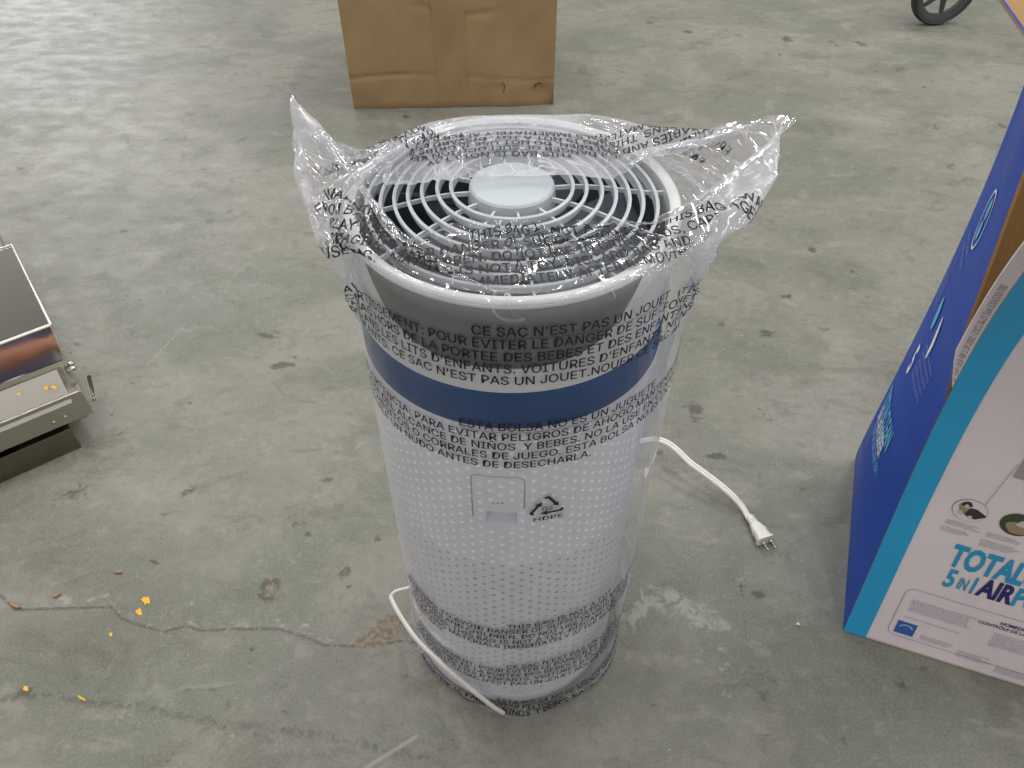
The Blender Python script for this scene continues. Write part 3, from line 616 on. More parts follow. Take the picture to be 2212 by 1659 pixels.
# ------------------------------------------------------------------ power cord and plug
crd = tag(empty('power_cord', tuple(at(1640, 1140))), 'white power cord running out from behind the tower to a two-prong plug', 'cord')
pts = [(.02, .71, .03), (.12, .78, .035), tuple(at(1415, 947, .045)), tuple(at(1500, 1003, .035)), tuple(at(1570, 1056, .024)), tuple(at(1603, 1090, .014)), tuple(at(1620, 1118, .011))]
mb = MB(); c1 = spline(pts, 14); mb.tube(c1, .0031, 12); mb.tube([np.array(q)+np.array([-.002, -.0035, -.0018]) for q in c1], .0031, 12); mb.build('cable', M['cord'], crd, True)
d = np.array(at(1653, 1168, .011))-np.array(at(1620, 1118, .011)); L = np.linalg.norm(d); d /= L; sd = np.array([d[1], -d[0], 0]); o0 = np.array(at(1618, 1114, .011))
def frame(s): return o0+d*s
mb = MB(); n = 20; V = []; F = []
secs = [(0, .0042, .0042), (.004, .0066, .0052), (.006, .0056, .0046), (.009, .0072, .0055), (.011, .0060, .0048), (.0135, .0078, .0058), (.0155, .0066, .0052), (.0175, .0085, .0062), (.024, .0090, .0066), (.030, .0118, .0078), (.0315, .0104, .0075), (.043, .0112, .0080), (.044, .0135, .0098), (.0475, .0135, .0098)]
for s, a, b in secs:
    c = frame(s)
    for k in range(n):
        q = 2*PI*k/n; ex = .45 if s > .02 else .8
        cx = math.copysign(abs(math.cos(q))**ex, math.cos(q)); cz = math.copysign(abs(math.sin(q))**ex, math.sin(q))
        V.append(c+sd*a*cx+np.array([0, 0, 1])*b*cz)
for i in range(len(secs)-1):
    for k in range(n): F.append((i*n+k, i*n+(k+1) % n, (i+1)*n+(k+1) % n, (i+1)*n+k))
F.append(tuple((len(secs)-1)*n+k for k in range(n))); F.append(tuple(range(n))[::-1])
mb.add(V, F); plug = mb.build('plug', M['cord'], crd, auto=35)
for sg in (-1, 1):
    mb = MB(); c = frame(.056)+sd*sg*.0062; R = Matrix((d, sd, (0, 0, 1))).transposed().to_3x3(); mb.box(c, (.018, .0014, .0063), R); mb.build('prong', M['brass'], plug, bevel=.0003)
# doubled cord at the lower left, leaning on the bag
lp = tag(empty('cord_loop', tuple(at(845, 1300))), 'doubled white cord bent against the lower left of the bagged tower, ending by its base', 'cord')
keys = [tuple(at(930, 1262, .05)), tuple(at(882, 1271, .048)), tuple(at(850, 1281, .045)), tuple(at(847, 1300, .045)), tuple(on_cyl(890, 1370, .150)), tuple(on_cyl(950, 1432, .1485)), tuple(on_cyl(1010, 1484, .1480)), tuple(on_cyl(1060, 1524, .150)), tuple(at(1086, 1541, .004))]
c2 = spline(keys, 12)
for off in (0, 1):
    mb = MB(); mb.tube([np.array(q)+np.array([.0018*off, -.0012*off, .0042*off]) for q in c2], .0022, 10); mb.build('strand', M['cord'], lp, True)

# ------------------------------------------------------------------ plain brown box behind
def m_card(name, col, dirt=True):
    m = mat(name, col, .75, spec=.2); t = NT(m); c = t.coord(); 
    cc = t.mix(t.ramp(t.noise(c, 5, 5), .3, .7), tuple(x*.90 for x in col), tuple(x*1.06 for x in col))
    cc = t.mix(t.ramp(t.noise(t.coord((160, 160, 12)), 1, 3), .35, .7, 0, .10), cc, tuple(x*.72 for x in col))
    cc = t.mix(t.ramp(t.noise(t.coord((16, 16, 13), loc=(1, 2, 4)), 1, 7, .7), .58, .80, 0, .35), cc, tuple(x*.45 for x in col))
    t.l(cc, t.b.inputs['Base Color']); wv = t.n('ShaderNodeTexWave'); wv.inputs['Scale'].default_value = 48; t.l(t.coord((1, 1, 0)), wv.inputs[0])
    t.l(t.bump(t.math('ADD', t.math('MULTIPLY', wv.outputs['Fac'], .25), t.math('MULTIPLY', t.noise(c, 16, 4), 1.5)), .25, .002), t.b.inputs['Normal'])
    return m
M['card'] = m_card('brown_cardboard', (.350, .238, .122)); M['card_tape'] = m_card('aged_tape', (.332, .225, .113))
bx = tag(empty('cardboard_box', (-.16, 2.1, 0)), 'plain brown cardboard box standing on the floor behind the tower, scuffed along its bottom edge', 'box')
A, B = at(765, 237), at(1195, 229); ux = (B-A)/np.linalg.norm(B-A); uy = np.array([-ux[1], ux[0], 0]); wB = np.linalg.norm(B-A); hB = .52; dB = .40
nx, nz = 34, 32; V = []; F = []
def bp(a, b, dd): 
    bul = .010*math.sin(PI*a/wB)*math.sin(PI*min(1, b/hB)); wob = .0012*math.sin(a*31+b*17)+.001*math.sin(a*63-b*41)
    return A+ux*a+uy*(dd-(bul+wob if dd == 0 else 0))+np.array([0, 0, b])
mb = MB()
zs = np.concatenate([[0, .004, .01], np.linspace(.02, hB, nz*3)]); xs = np.linspace(0, wB, nx)
for b in zs:
    for a in xs:
        q = bp(a, b, 0.)
        if b < .012: q = q+uy*(.004*(1-b/.012))
        # crushed corner and dents
        for (ca_, cb, cr_, cd) in [(wB*.985, .012, .05, .010), (wB*.94, .05, .018, .005), (wB*.73, .058, .012, .004), (wB*.05, .012, .03, .006)]:
            q = q+uy*cd*math.exp(-(((a-ca_)/cr_)**2+((b-cb)/cr_)**2))
        q = q+uy*(.0035*math.exp(-((b-.088-.012*math.sin(a*9))/.006)**2)*(1 if a < wB*.3 else .45)+.003*math.exp(-((b-.275-.02*math.sin(a*14))/.008)**2)*(.35*wB < a < .7*wB))
        V.append(q)
for j in range(len(zs)-1):
    for i in range(nx-1): F.append((j*nx+i, j*nx+i+1, (j+1)*nx+i+1, (j+1)*nx+i))
mb.add(V, F)
for a0, a1 in ((0, 1), (1, 0)):
    pass
C0 = [A+uy*.004, B+uy*.004, B+uy*dB, A+uy*dB]; tz = np.array([0, 0, hB])
mb.add([C0[1], C0[2], C0[2]+tz, C0[1]+tz-uy*.004], [(0, 1, 2, 3)]); mb.add([C0[3], C0[0], C0[0]+tz-uy*.004, C0[3]+tz], [(0, 1, 2, 3)]); mb.add([C0[2], C0[3], C0[3]+tz, C0[2]+tz], [(0, 1, 2, 3)]); mb.add([C0[0]+tz-uy*.004, C0[1]+tz-uy*.004, C0[2]+tz, C0[3]+tz], [(0, 1, 2, 3)])
mb.build('carton_wall', M['card'], bx, auto=30)
V = []; F = []; ta, tb2 = wB*.42, wB*.575
for b in zs[1:]:
    for a in np.linspace(ta, tb2, 8): V.append(bp(a, b, 0.)-uy*.0006+(uy*(.004*(1-b/.012)) if b < .012 else 0))
for j in range(len(zs)-2):
    for i in range(7): F.append((j*8+i, j*8+i+1, (j+1)*8+i+1, (j+1)*8+i))
mesh('tape_strip', V, F, M['card_tape'], bx, True)
M['scuff'] = mat('dark_scuff', (.06, .045, .028), .8)
for k, (cx, cz, rr, a0, a1) in enumerate([(.735, .058, .011, -80, 80), (.925, .047, .013, 20, 190)]):
    pts = [bp(wB*cx+rr*math.cos(rad(a)), cz+rr*1.5*math.sin(rad(a)), 0.)+uy*.0012 for a in np.linspace(a0, a1, 12)]
    mb = MB(); mb.tube(pts, [.0006+.0022*math.sin(PI*i/11) for i in range(12)], 6, flat=.4); mb.build('scuff_mark', M['scuff'], bx, True)

# ------------------------------------------------------------------ printed product carton on the right
M['pwhite'] = m_plastic('carton_white', (.80, .72, .74), .42, .02, 8); M['cyan'] = m_plastic('carton_cyan', (.02, .37, .68), .38, .03, 8); M['pblue'] = m_plastic('carton_blue', (.003, .050, .34), .5, .05, 8, .3)
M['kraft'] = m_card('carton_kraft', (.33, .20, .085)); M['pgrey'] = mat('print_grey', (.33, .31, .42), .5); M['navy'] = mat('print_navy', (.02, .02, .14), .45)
M['skyb'] = mat('print_badge_blue', (.03, .12, .42), .45); M['pw2'] = mat('print_white', (.72, .74, .82), .35); M['pcy2'] = mat('print_cyan', (.06, .42, .66), .35); M['prodgrey'] = mat('print_light_grey', (.36, .34, .37), .5)
pc = tag(empty('product_carton', (.60, .60, 0)), 'opened tall carton, white front with cyan edge, dark blue side, right of the tower', 'box')
E0 = at(1820, 1362); d1 = at(2212, 1484)-E0; d1 /= np.linalg.norm(d1); d2 = np.array([-d1[1], d1[0], 0]); WB = .34; DB = .32
Eb = at(1848, 990)
fk = np.array([[0, *E0], [.16, *(at(1900, 1185, .16))], [.32, *at(1985, 985, .32)], [.46, *at(2060, 823, .46)], [.56, *at(2142, 698, .56)], [.66, *at(2212, 583, .655)]])
def smoothk(k, z): return np.array([np.interp(z, k[:, 0], k[:, i]) for i in (1, 2)])
def polyk(k):
    co = [np.polyfit(k[:, 0], k[:, i], 3) for i in (1, 2)]
    return lambda z: np.array([np.polyval(co[0], z), np.polyval(co[1], z)])
ffn = polyk(fk)
def front(s, z, off=0.):
    e = ffn(z); return np.array([e[0], e[1], z])+d1*s+d2*(-off)-d2*.006*math.sin(PI*min(1, s/WB))*math.sin(PI*min(1, z/.66))
bf = np.array([[0, *E0], [.16, *at(1896, 1183, .16)], [.32, *at(1981, 985, .32)], [.46, *at(2050, 823, .46)], [.56, *at(2110, 620, .56)], [.66, *at(2165, 465, .64)], [.70, *at(2195, 395, .67)]])
br = np.array([[0, *Eb], [.16, *at(1880, 915, .16)], [.32, *at(1945, 790, .32)], [.46, *at(2060, 560, .44)], [.56, *at(2109, 425, .53)], [.66, *at(2161, 274, .60)], [.70, *at(2200, 175, .63)]])
bff, brf = polyk(bf), polyk(br)
def side(s, z, off=0.):      # s from 0 (front corner) to 1 (rear corner)
    k_ = min(1, max(0, (z-.42)/.06)); a, b = (ffn(z)+d2[:2]*.0012)*(1-k_)+bff(z)*k_, brf(z); e = a*(1-s)+b*s; n = -d1; return np.array([e[0], e[1], z])+n*(off+.012*math.sin(PI*s)*math.sin(PI*min(1, z/.6)))
def sheet(fn, S, Z, inner=.0025):
    V = []; F = []; a, b = len(S), len(Z)
    for lay in (0., -inner):
        for z in Z:
            for s in S: V.append(fn(s, z, lay))
    for j in range(b-1):
        for i in range(a-1):
            q = j*a+i; F.append((q, q+1, q+a+1, q+a)); q += a*b; F.append((q+a, q+a+1, q+1, q))
    nn = a*b; Fe = []
    for i in range(a-1): Fe += [(i+1, i, nn+i, nn+i+1), ((b-1)*a+i, (b-1)*a+i+1, nn+(b-1)*a+i+1, nn+(b-1)*a+i)]
    for j in range(b-1): Fe += [(j*a, (j+1)*a, nn+(j+1)*a, nn+j*a), ((j+1)*a+a-1, j*a+a-1, nn+j*a+a-1, nn+(j+1)*a+a-1)]
    return V, F, Fe
def panel(name, fn, S, Z, outer):
    V, F, Fe = sheet(fn, S, Z); fm = [0 if k % 2 == 0 else 1 for k in range(len(F))]+[1]*len(Fe)
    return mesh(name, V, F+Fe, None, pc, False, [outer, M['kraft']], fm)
Zs = np.linspace(0.001, .72, 38); CY = .030
fp = panel('front_panel', front, np.linspace(0.001, WB, 18), Zs, M['pwhite'])
sp_ = panel('side_panel', side, np.linspace(0.0, 1, 16), np.linspace(.001, .70, 36), M['pblue'])
def rear(s, z, off=0.): a = brf(z); return np.array([a[0], a[1], z])+d1*s+d2*off
def rightp(s, z, off=0.): a = front(WB, z); b = rear(WB, z); return a*(1-s)+b*s+d1*off
panel('rear_panel', rear, np.linspace(.004, WB, 8), Zs, M['pblue']); panel('far_side_panel', rightp, np.linspace(0, 1, 8), Zs, M['pwhite'])
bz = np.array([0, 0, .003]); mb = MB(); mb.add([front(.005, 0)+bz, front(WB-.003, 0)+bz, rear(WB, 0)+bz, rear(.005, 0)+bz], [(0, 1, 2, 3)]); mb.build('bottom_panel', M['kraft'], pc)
# torn glue tab on the left edge of the front panel above the split, open flap at the top rear
def tabf(s, z, off=0.): return front(-.011*s*min(1, max(0, (z-.445)/.05)), z, off)+d2*.004*s
V, F, Fe = sheet(tabf, np.linspace(0, 1, 4), np.linspace(.445, .72, 16), .002); mesh('glue_tab', V, F+Fe, M['pwhite'], fp)
fl0 = [at(2161, 0, .66), at(2212, 72, .66), at(2290, 200, .66), at(2290, 0, .64)]
fl = [at(2159, -5, .60), at(2212, 70, .60), at(2300, 215, .60), at(2330, 60, .62), at(2240, -60, .61)]
V = [q for q in fl]+[q-np.array([0, 0, .004]) for q in fl]; n5 = len(fl)
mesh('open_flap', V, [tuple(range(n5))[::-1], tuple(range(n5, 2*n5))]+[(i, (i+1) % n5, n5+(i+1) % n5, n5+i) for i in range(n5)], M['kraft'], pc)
ed = []; cen = sum(fl)/n5
V = [q+np.array([0, 0, .0006]) for q in fl[:3]]+[q+(cen-q)*.13+np.array([0, 0, .0006]) for q in fl[:3]]; mesh('flap_edge', V, [(0, 1, 4, 3), (1, 2, 5, 4)], M['pblue'], pc)
# printing on the front panel
def grid_patch(fn, s0, s1, z0, z1, off, n=10, m=20):
    S_, Z_ = np.linspace(s0, s1, n), np.linspace(z0, z1, m); V = [fn(s, z, off) for z in Z_ for s in S_]
    return V, [(j*n+i, j*n+i+1, (j+1)*n+i+1, (j+1)*n+i) for j in range(m-1) for i in range(n-1)]
def mp(fn, V2, off=.0008, par=None, name='printed_mark', F=None, m=None): return mesh(name, [fn(v[0], v[1], off) for v in V2], F, m, par)
V, F = grid_patch(front, .0005, CY, .0015, .719, .0007, 4, 44); mesh('cyan_stripe', V, F, M['cyan'], fp)
def ftext(txt, s0, z0, h, m, wx=1., off=0., name='printed_lettering', sh=0., fn=front, par=None, k=1., o=.0009):
    V, F = glyphs(txt, off); V2 = [(s0+(v[0]*wx+v[1]*sh)*h*k, z0+v[1]*h) for v in V]; return mp(fn, V2, o, par or fp, name, F, m)
_gs, _gz = np.linspace(0, WB, 70), np.linspace(0, .66, 130)
_GP = np.array([[front(a_, b_) for a_ in _gs] for b_ in _gz]); _d = _GP-CAM; _D = _d@FW
_GX, _GY = 1106+FPX*_d[..., 0]/_D, 829.5-FPX*(_d@UP)/_D
def fsz(x, y):     # panel coordinates (s, z) of a picture point
    k = np.argmin((_GX-x)**2+(_GY-y)**2); a_, b_ = divmod(k, len(_gs))
    ii, jj = min(a_, len(_gz)-2), min(b_, len(_gs)-2)
    J = np.array([[_GX[ii, jj+1]-_GX[ii, jj], _GX[ii+1, jj]-_GX[ii, jj]], [_GY[ii, jj+1]-_GY[ii, jj], _GY[ii+1, jj]-_GY[ii, jj]]])
    d_ = np.linalg.solve(J, [x-_GX[ii, jj], y-_GY[ii, jj]]); return _gs[jj]+d_[0]*(_gs[1]-_gs[0]), _gz[ii]+d_[1]*(_gz[1]-_gz[0])
def fit(txt, x0, y0, x1, y1, ytop, m, off=.03, wx=None):
    """place a line of lettering so its baseline runs between two picture points"""
    s0, z0 = fsz(x0, y0); s1, z1 = fsz(x1, y1); st, zt = fsz(x0, ytop); h = abs(zt-z0)
    w = glyphs(txt, off)[0][:, 0].max(); return ftext(txt, s0, z0, h, m, (s1-s0)/(w*h), off)
M['cyt'] = mat('print_cyan_ink', (.02, .33, .58), .4)
def fitline(txt, p0, p1, ptop, m, off=.03, full=None):
    s0, z0 = fsz(*p0); s1, z1 = fsz(*p1); h = fsz(*ptop)[1]-z0; wx = (s1-s0)/(glyphs(txt, off)[0][:, 0].max()*h)
    ftext(full or txt, s0, (z0+z1)/2, h, m, wx, off); return s0, (z0+z1)/2, h, wx
print('TOT', fitline('TOTA', (2043, 1221), (2184, 1253), (2050, 1188), M['cyt'], .04, 'TOTALCLEAN'))
fitline('5', (2033, 1262), (2055, 1268), (2040, 1235), M['cyt'], .03); fitline('IN', (2063, 1269), (2084, 1275), (2067, 1251), M['cyt'], .02); fitline('1', (2086, 1277), (2098, 1281), (2096, 1253), M['cyt'], .03)
q_ = fitline('AIR', (2108, 1282), (2182, 1305), (2118, 1256), M['navy'], .04); ftext('PURIFIER', q_[0]+tw('AIR', .04)*q_[2]*q_[3]+.001, q_[1], q_[2], M['cyt'], q_[3], .04)
# rounded outline box with small print
q0 = fsz(1912, 1364); q1 = fsz(1962, 1267); print('BOX', q0, q1)
s0, z0, z1 = (q0[0]+q1[0])/2, q0[1], q1[1]; s1 = WB-.03
def rr_line(s0, z0, s1, z1, r, w, m):
    pts = []
    for cx, cz, a0 in ((s1-r, z1-r, 0), (s0+r, z1-r, 90), (s0+r, z0+r, 180), (s1-r, z0+r, 270)):
        for k in range(6): t_ = rad(a0+k*18); pts.append((cx+r*math.cos(t_), cz+r*math.sin(t_), math.cos(t_), math.sin(t_)))
    dense = []
    for i, p_ in enumerate(pts):
        q_ = pts[(i+1) % len(pts)]; n_ = max(1, int(math.hypot(q_[0]-p_[0], q_[1]-p_[1])/.02))
        for k in range(n_): f_ = k/n_; dense.append(tuple(p_[j]*(1-f_)+q_[j]*f_ for j in range(4)))
    V2 = [(p_[0], p_[1]) for p_ in dense]+[(p_[0]-p_[2]*w, p_[1]-p_[3]*w) for p_ in dense]; n_ = len(dense)
    mp(front, V2, .0009, fp, 'printed_outline', [(i, (i+1) % n_, n_+(i+1) % n_, n_+i) for i in range(n_)], m)
rr_line(s0, z0, s1, z1, .012, .0008, M['pgrey'])
rs = random.Random(4)
WORDS = 'REMOVES UP TO OF PARTICLES AND ALLERGENS FROM THE AIR AT HOME WITH FILTER CLEAN ROOM SIZE SPEED QUIET ELIMINE LES PARTICULES ET ALLERGENES DE PIECE'.split()
def para(s0, z0, w, n, h=.0024, gap=.0032, m=None, fn=front):
    Vs = []; Fs = []
    for k in range(n):
        ln = ''
        while tw_fast(ln)*h*.9 < w*rs.uniform(.9, 1.): ln += rs.choice(WORDS)+' '
        V, F = glyphs(ln); c = len(Vs); Vs += [(s0+v[0]*h*.9*1., z0-k*gap+v[1]*h) for v in V]; Fs += [tuple(i+c for i in f) for f in F]
    mp(fn, Vs, .0009, fp, 'small_print', Fs, m or M['pgrey'])
def tw_fast(s): return len(s)*.95
H0 = z1-z0
para(s0+.012, z1-.020, .085, 7); para(s0+.012, z1-.052, .080, 1)
ftext('HOMEDICS PERFORMANCE STANDARD', s0+.115, z1-.016, .0038, M['navy'], .95, .02); ftext('CONTR\u00d4LE DE LA PERFORMANCE / VERIFIED', s0+.092, z1-.0235, .0036, M['navy'], .95, .015)
para(s0+.115, z1-.034, .10, 8); para(s0+.040, z0+.012, .045, 3); para(s0+.088, z0+.006, .04, 4); para(s0+.138, z0-.001, .05, 4)
bs, bz_ = s0+.008, z0+.006; V, F = grid_patch(front, bs, bs+.024, bz_, bz_+.022, .0009, 3, 3); bd = mesh('energy_badge', V, F, M['skyb'], fp)
V2 = [(bs+.012+.009*math.cos(rad(a))*r, bz_+.010+.008*math.sin(rad(a))*r) for r in (1, .85) for a in range(20, 161, 14)]; n_ = len(V2)//2; mp(front, V2, .0012, bd, 'badge_arc', [(i, i+1, n_+i+1, n_+i) for i in range(n_-1)], M['pw2'])
# picture ovals, leader line and grey product picture
def oval(s, z, a, b, m, o=.0009, par=None, name='printed_oval', n=28, V=0, wob=0.):
    r_ = random.Random(int(s*1e4)); ph = [r_.uniform(0, 6) for _ in range(3)]
    V2 = [(s, z)]+[(s+a*math.cos(2*PI*k/n)*(1+wob*math.sin(3*2*PI*k/n+ph[0])), z+b*math.sin(2*PI*k/n)*(1+wob*math.sin(2*2*PI*k/n+ph[1]))) for k in range(n)]
    return mp(front, V2, o, par or fp, name, [(0, 1+k, 1+(k+1) % n) for k in range(n)], m)
M['dogd'] = mat('print_dark_brown', (.05, .035, .03), .5); M['dogl'] = mat('print_tan', (.36, .26, .17), .5); M['dogw'] = mat('print_fur_white', (.6, .56, .54), .5); M['green'] = mat('print_green', (.05, .07, .04), .5)
a = fsz(2095, 1102)
R1 = .0185; ov = oval(a[0], a[1], R1, R1, M['pgrey']); oval(a[0], a[1], R1-.0007, R1-.0007, M['pwhite'], .0011, ov)
oval(a[0]+.005, a[1]-.003, .0115, .0075, M['dogd'], .0013, ov, 'dog_picture', wob=.16); oval(a[0]-.0072, a[1]+.002, .0055, .0090, M['dogl'], .0014, ov, 'dog_picture', wob=.18); oval(a[0]-.0055, a[1]+.0095, .0055, .0048, M['dogd'], .0015, ov, 'dog_picture', wob=.14)
oval(a[0]+.003, a[1]-.0100, .0026, .0030, M['dogw'], .0015, ov, 'dog_picture'); oval(a[0]-.0050, a[1]+.0065, .0026, .0032, M['dogw'], .0016, ov, 'dog_picture', wob=.2); oval(a[0]-.0085, a[1]-.0065, .0030, .0036, M['dogw'], .0016, ov, 'dog_picture', wob=.2)
b = fsz(2199, 1133); o2 = oval(b[0], b[1], .0185, .0185, M['green']); oval(b[0]+.003, b[1]-.005, .0135, .0115, M['dogl'], .0011, o2, 'blurred_picture', wob=.16); oval(b[0]+.006, b[1]+.003, .0080, .0060, M['dogw'], .0013, o2, 'blurred_picture', wob=.2)
para(a[0]-.018, a[1]-.025, .032, 3, .0024, .0031); para(a[0]-.020, a[1]-.038, .032, 3, .0024, .0031); para(b[0]-.024, b[1]-.026, .040, 3, .0024, .0031); para(b[0]-.026, b[1]-.040, .040, 4, .0024, .0031)
c = fsz(2200, 1000); w_ = .0005
mp(front, [(a[0]+.011, a[1]+.0155), (a[0]+.011+w_, a[1]+.0155-w_), (c[0]+w_, c[1]-w_), (c[0], c[1])], .0010, fp, 'leader_line', [(0, 1, 2, 3)], mat('print_line_brown', (.22, .12, .13), .5))
g = fsz(2188, 1030); V, F = grid_patch(front, g[0], WB-.05, g[1], g[1]+.20, .0009, 4, 12); mesh('printed_appliance', V, F, M['prodgrey'], fp)
# stencilled code along the glue tab
st = 'M-190F-GLB-BB 1 OF 0002 / 2021.04.25 Size 320x320x700'
V, F = glyphs(st); hh = .0065; V2 = [(-.0025-v[1]*hh*.8, .455+v[0]*hh*.62) for v in V]; mp(lambda s, z, o: tabf(-s/.011, z, o), V2, .0012, fp, 'stencil_code', F, mat('print_faded_black', (.12, .12, .12), .6))
# printing on the blue side
def stext(txt, s, z, h, m, wx=1., off=.0, up=False):
    V, F = glyphs(txt, off)
    V2 = [(s-v[0]*h*wx/DB, z+v[1]*h) for v in V]; W_ = max(-v[0] for v in V2) if len(V2) else 0
    return mp(side, V2, .0010, sp_, 'printed_lettering', F, m)
def sidetext(txt, s_start, z, h, m, wx=1., off=0.):      # reads from the rear corner to the front corner
    V, F = glyphs(txt, off); return mp(side, [(s_start-v[0]*h*wx/DB, z+v[1]*h) for v in V], .0010, sp_, 'printed_lettering', F, m)
M['faint'] = mat('print_pale_blue', (.22, .24, .48), .45)
sidetext('TOTALCLEAN', .88, .250, .026, M['pcy2'], .50, .03); sidetext('5IN1 AIR PURIFIER', .86, .222, .020, M['pw2'], .42, .02); sidetext('PURIFICATEUR D\'AIR 5 EN 1', .84, .200, .013, M['pcy2'], .48, .01)
for k in range(5): sidetext('UV-C  HEPA  IONIZER  AROMA', .97, .190-k*.010, .006, M['faint'], .42)
for k in range(4): sidetext('ENERGY SAVING  CONTROLS', .97, .120-k*.010, .006, M['faint'], .42)
for k in range(5): sidetext('REMOVES UP TO 99.9% OF PARTICLES', .52, .405-k*.011, .006, M['faint'], .55)
for k in range(4): sidetext('ELIMINE LES PARTICULES', .92, .46-k*.011, .0065, M['faint'], .6)
sidetext('5', .68, .345, .030, M['pw2'], .8, .03)
for (s, z, a_, b_, m_) in ((.60, .44, .012, .022, M['pcy2']), (.44, .43, .007, .030, M['pw2'])):
    n_ = 24; mp(side, [(s, z)]+[(s+a_/DB*math.cos(2*PI*k/n_), z+b_*math.sin(2*PI*k/n_)) for k in range(n_)], .001, sp_, 'printed_oval', [(0, 1+k, 1+(k+1) % n_) for k in range(n_)], m_)
n_ = 40; mp(side, [(.5+r/DB*math.cos(2*PI*k/n_), .565+r*math.sin(2*PI*k/n_)) for r in (.030, .027) for k in range(n_)], .001, sp_, 'round_emblem', [(k, (k+1) % n_, n_+(k+1) % n_, n_+k) for k in range(n_)], M['pw2'])
for k, dz in ((0, .011), (1, -.011)):
    mp(side, [(.5+.010/DB*math.cos(2*PI*i/20), .565+dz+.010*math.sin(2*PI*i/20)) for i in range(20)], .001, sp_, 'round_emblem', [tuple(range(20))], M['pcy2'])
for k in range(2): sidetext('QUALITY YOU CAN TRUST', .74, .52-k*.014, .007, M['faint'], .6)

# ------------------------------------------------------------------ stainless appliance at the left
def m_steel(name, rough, col=(.80, .77, .70)):
    m = mat(name, col, rough, 1.); t = NT(m); t.l(t.ramp(t.noise(t.coord(), 9, 6), .3, .7, rough*.6, rough*1.7), t.b.inputs['Roughness'])
    t.l(t.bump(t.noise(t.coord((3, 3, 3)), 3, 2), .05, .004), t.b.inputs['Normal']); return m
M['mirror'] = m_steel('mirror_steel', .05); M['steel'] = m_steel('satin_steel', .30, (.47, .45, .40)); M['dark'] = mat('dark_gap', (.015, .014, .013), .5)
ap = tag(empty('steel_appliance', tuple(at(60, 900))), 'mirror-finished stainless steel appliance lying at the left edge, yellow flecks on its stepped side', 'appliance')
ud = at(167, 955)-at(0, 1028); ud /= np.linalg.norm(ud); vd = np.array([-ud[1], ud[0], 0.])   # ud: along the object to its right end; vd: away from the camera
def slab(name, xr, yr, ztop, zbot, dep, m, L=.9, bev=.0015, par=None, slope=0.):
    """box whose near top right corner is seen at (xr, yr) at height ztop"""
    c = at(xr, yr, ztop); mb = MB()
    lo = [c-ud*L, c, c+vd*dep, c-ud*L+vd*dep]
    z_ = lambda q, z, dz=0: np.array([q[0], q[1], z+dz])
    mb.hexa([z_(q, zbot) for q in lo]+[z_(lo[0], ztop), z_(lo[1], ztop), z_(lo[2], ztop, slope), z_(lo[3], ztop, slope)])
    return mb.build(name, m, par or ap, bevel=bev)
# base plinth, drawer bar, stepped face, sloping mirrored cover and big mirrored top
M['dkst'] = m_steel('dull_steel', .35, (.20, .175, .14)); slab('plinth', 152, 926, .048, .0, .30, M['dkst'], bev=.001)
slab('base_rail', 166, 946, .016, .0, .05, M['steel'], bev=.001)
slab('drawer_front', 175, 843, .112, .058, .10, M['steel'])
slab('stepped_front', 146, 851, .115, .06, .13, M['steel']) if False else None
c = at(117, 787, .153); b0 = at(146, 852, .118)
mb = MB(); q = [b0-ud*.9, b0, b0+vd*.02, b0-ud*.9+vd*.02]; q2 = [c-ud*.9, c, c+vd*.02, c-ud*.9+vd*.02]; mb.hexa([x-np.array([0, 0, .02]) for x in q]+q2); mb.build('stepped_front', M['steel'], ap, bevel=.001)
C_ = at(141, 776, .158); B_ = at(110, 702, .205); A_ = at(26, 530, .205)
mb = MB(); q = [C_-ud*.9, C_, B_, B_-ud*.9]; mb.hexa([x-np.array([0, 0, .012]) for x in q]+q); cv = mb.build('mirror_cover', M['mirror'], ap, bevel=.002)
Bm = B_-np.array([0, 0, .001]); vA = A_-Bm; mb = MB(); q = [Bm-ud*.9+vA*.008, Bm+vA*.008, A_, A_-ud*.9]; mb.hexa([x-np.array([0, 0, .012]) for x in q]+q); mb.build('mirror_top', M['mirror'], ap, bevel=.002)
M['edge'] = m_steel('edge_highlight_steel', .45, (.95, .92, .84))  # pale steel tubes: the rim highlight of the panel edges put into colour
up_ = np.array([0, 0, .0006])
for P_ in ((A_-ud*.9, A_, B_), (B_-ud*.9, B_, C_), ):
    mb = MB(); mb.tube([p_+up_ for p_ in P_], .0022, 8); mb.build('edge_highlight', M['edge'], ap, True)
# end frame under the cover
e0 = C_-np.array([0, 0, .015])-ud*.012; mb = MB()
en = [e0, e0+(B_-C_)+np.array([0, 0, -.01]), e0+(A_-C_)*.95]
mb.hexa([np.array([*x[:2], .03]) for x in (e0-ud*.2, e0, e0+vd*.55, e0-ud*.2+vd*.55)]+[np.array([*x[:2], z]) for x, z in ((e0-ud*.2, .150), (e0, .150), (e0+vd*.55, .180), (e0-ud*.2+vd*.55, .180))])
mb.build('end_frame', M['steel'], ap, bevel=.001)
def bolt(x, y, z): 
    c = at(x, y, z); mb = MB(); mb.tube([c+vd*.004, c-vd*.002], .0035, 12); mb.tube([c-vd*.002, c-vd*.0035], [.0035, .0018], 12); mb.build('rivet', M['steel'], ap, True)
c1_ = at(175, 843, .112); n_ = -vd
def face_hit(x, y):       # point on the drawer front plane
    r = ray(x, y); t_ = ((c1_-CAM)@vd)/(r@vd); return CAM+r*t_
for (x, y) in ((116, 912), (141, 900)):
    c = face_hit(x, y); mb = MB(); mb.tube([c+vd*.003, c-vd*.0015, c-vd*.003], [.0036, .0036, .0016], 12); mb.build('rivet', M['steel'], ap, True)
h0, h1, h2_, h3 = at(186, 813, .105), at(196, 808, .105), at(208, 865, .085), at(199, 868, .085)
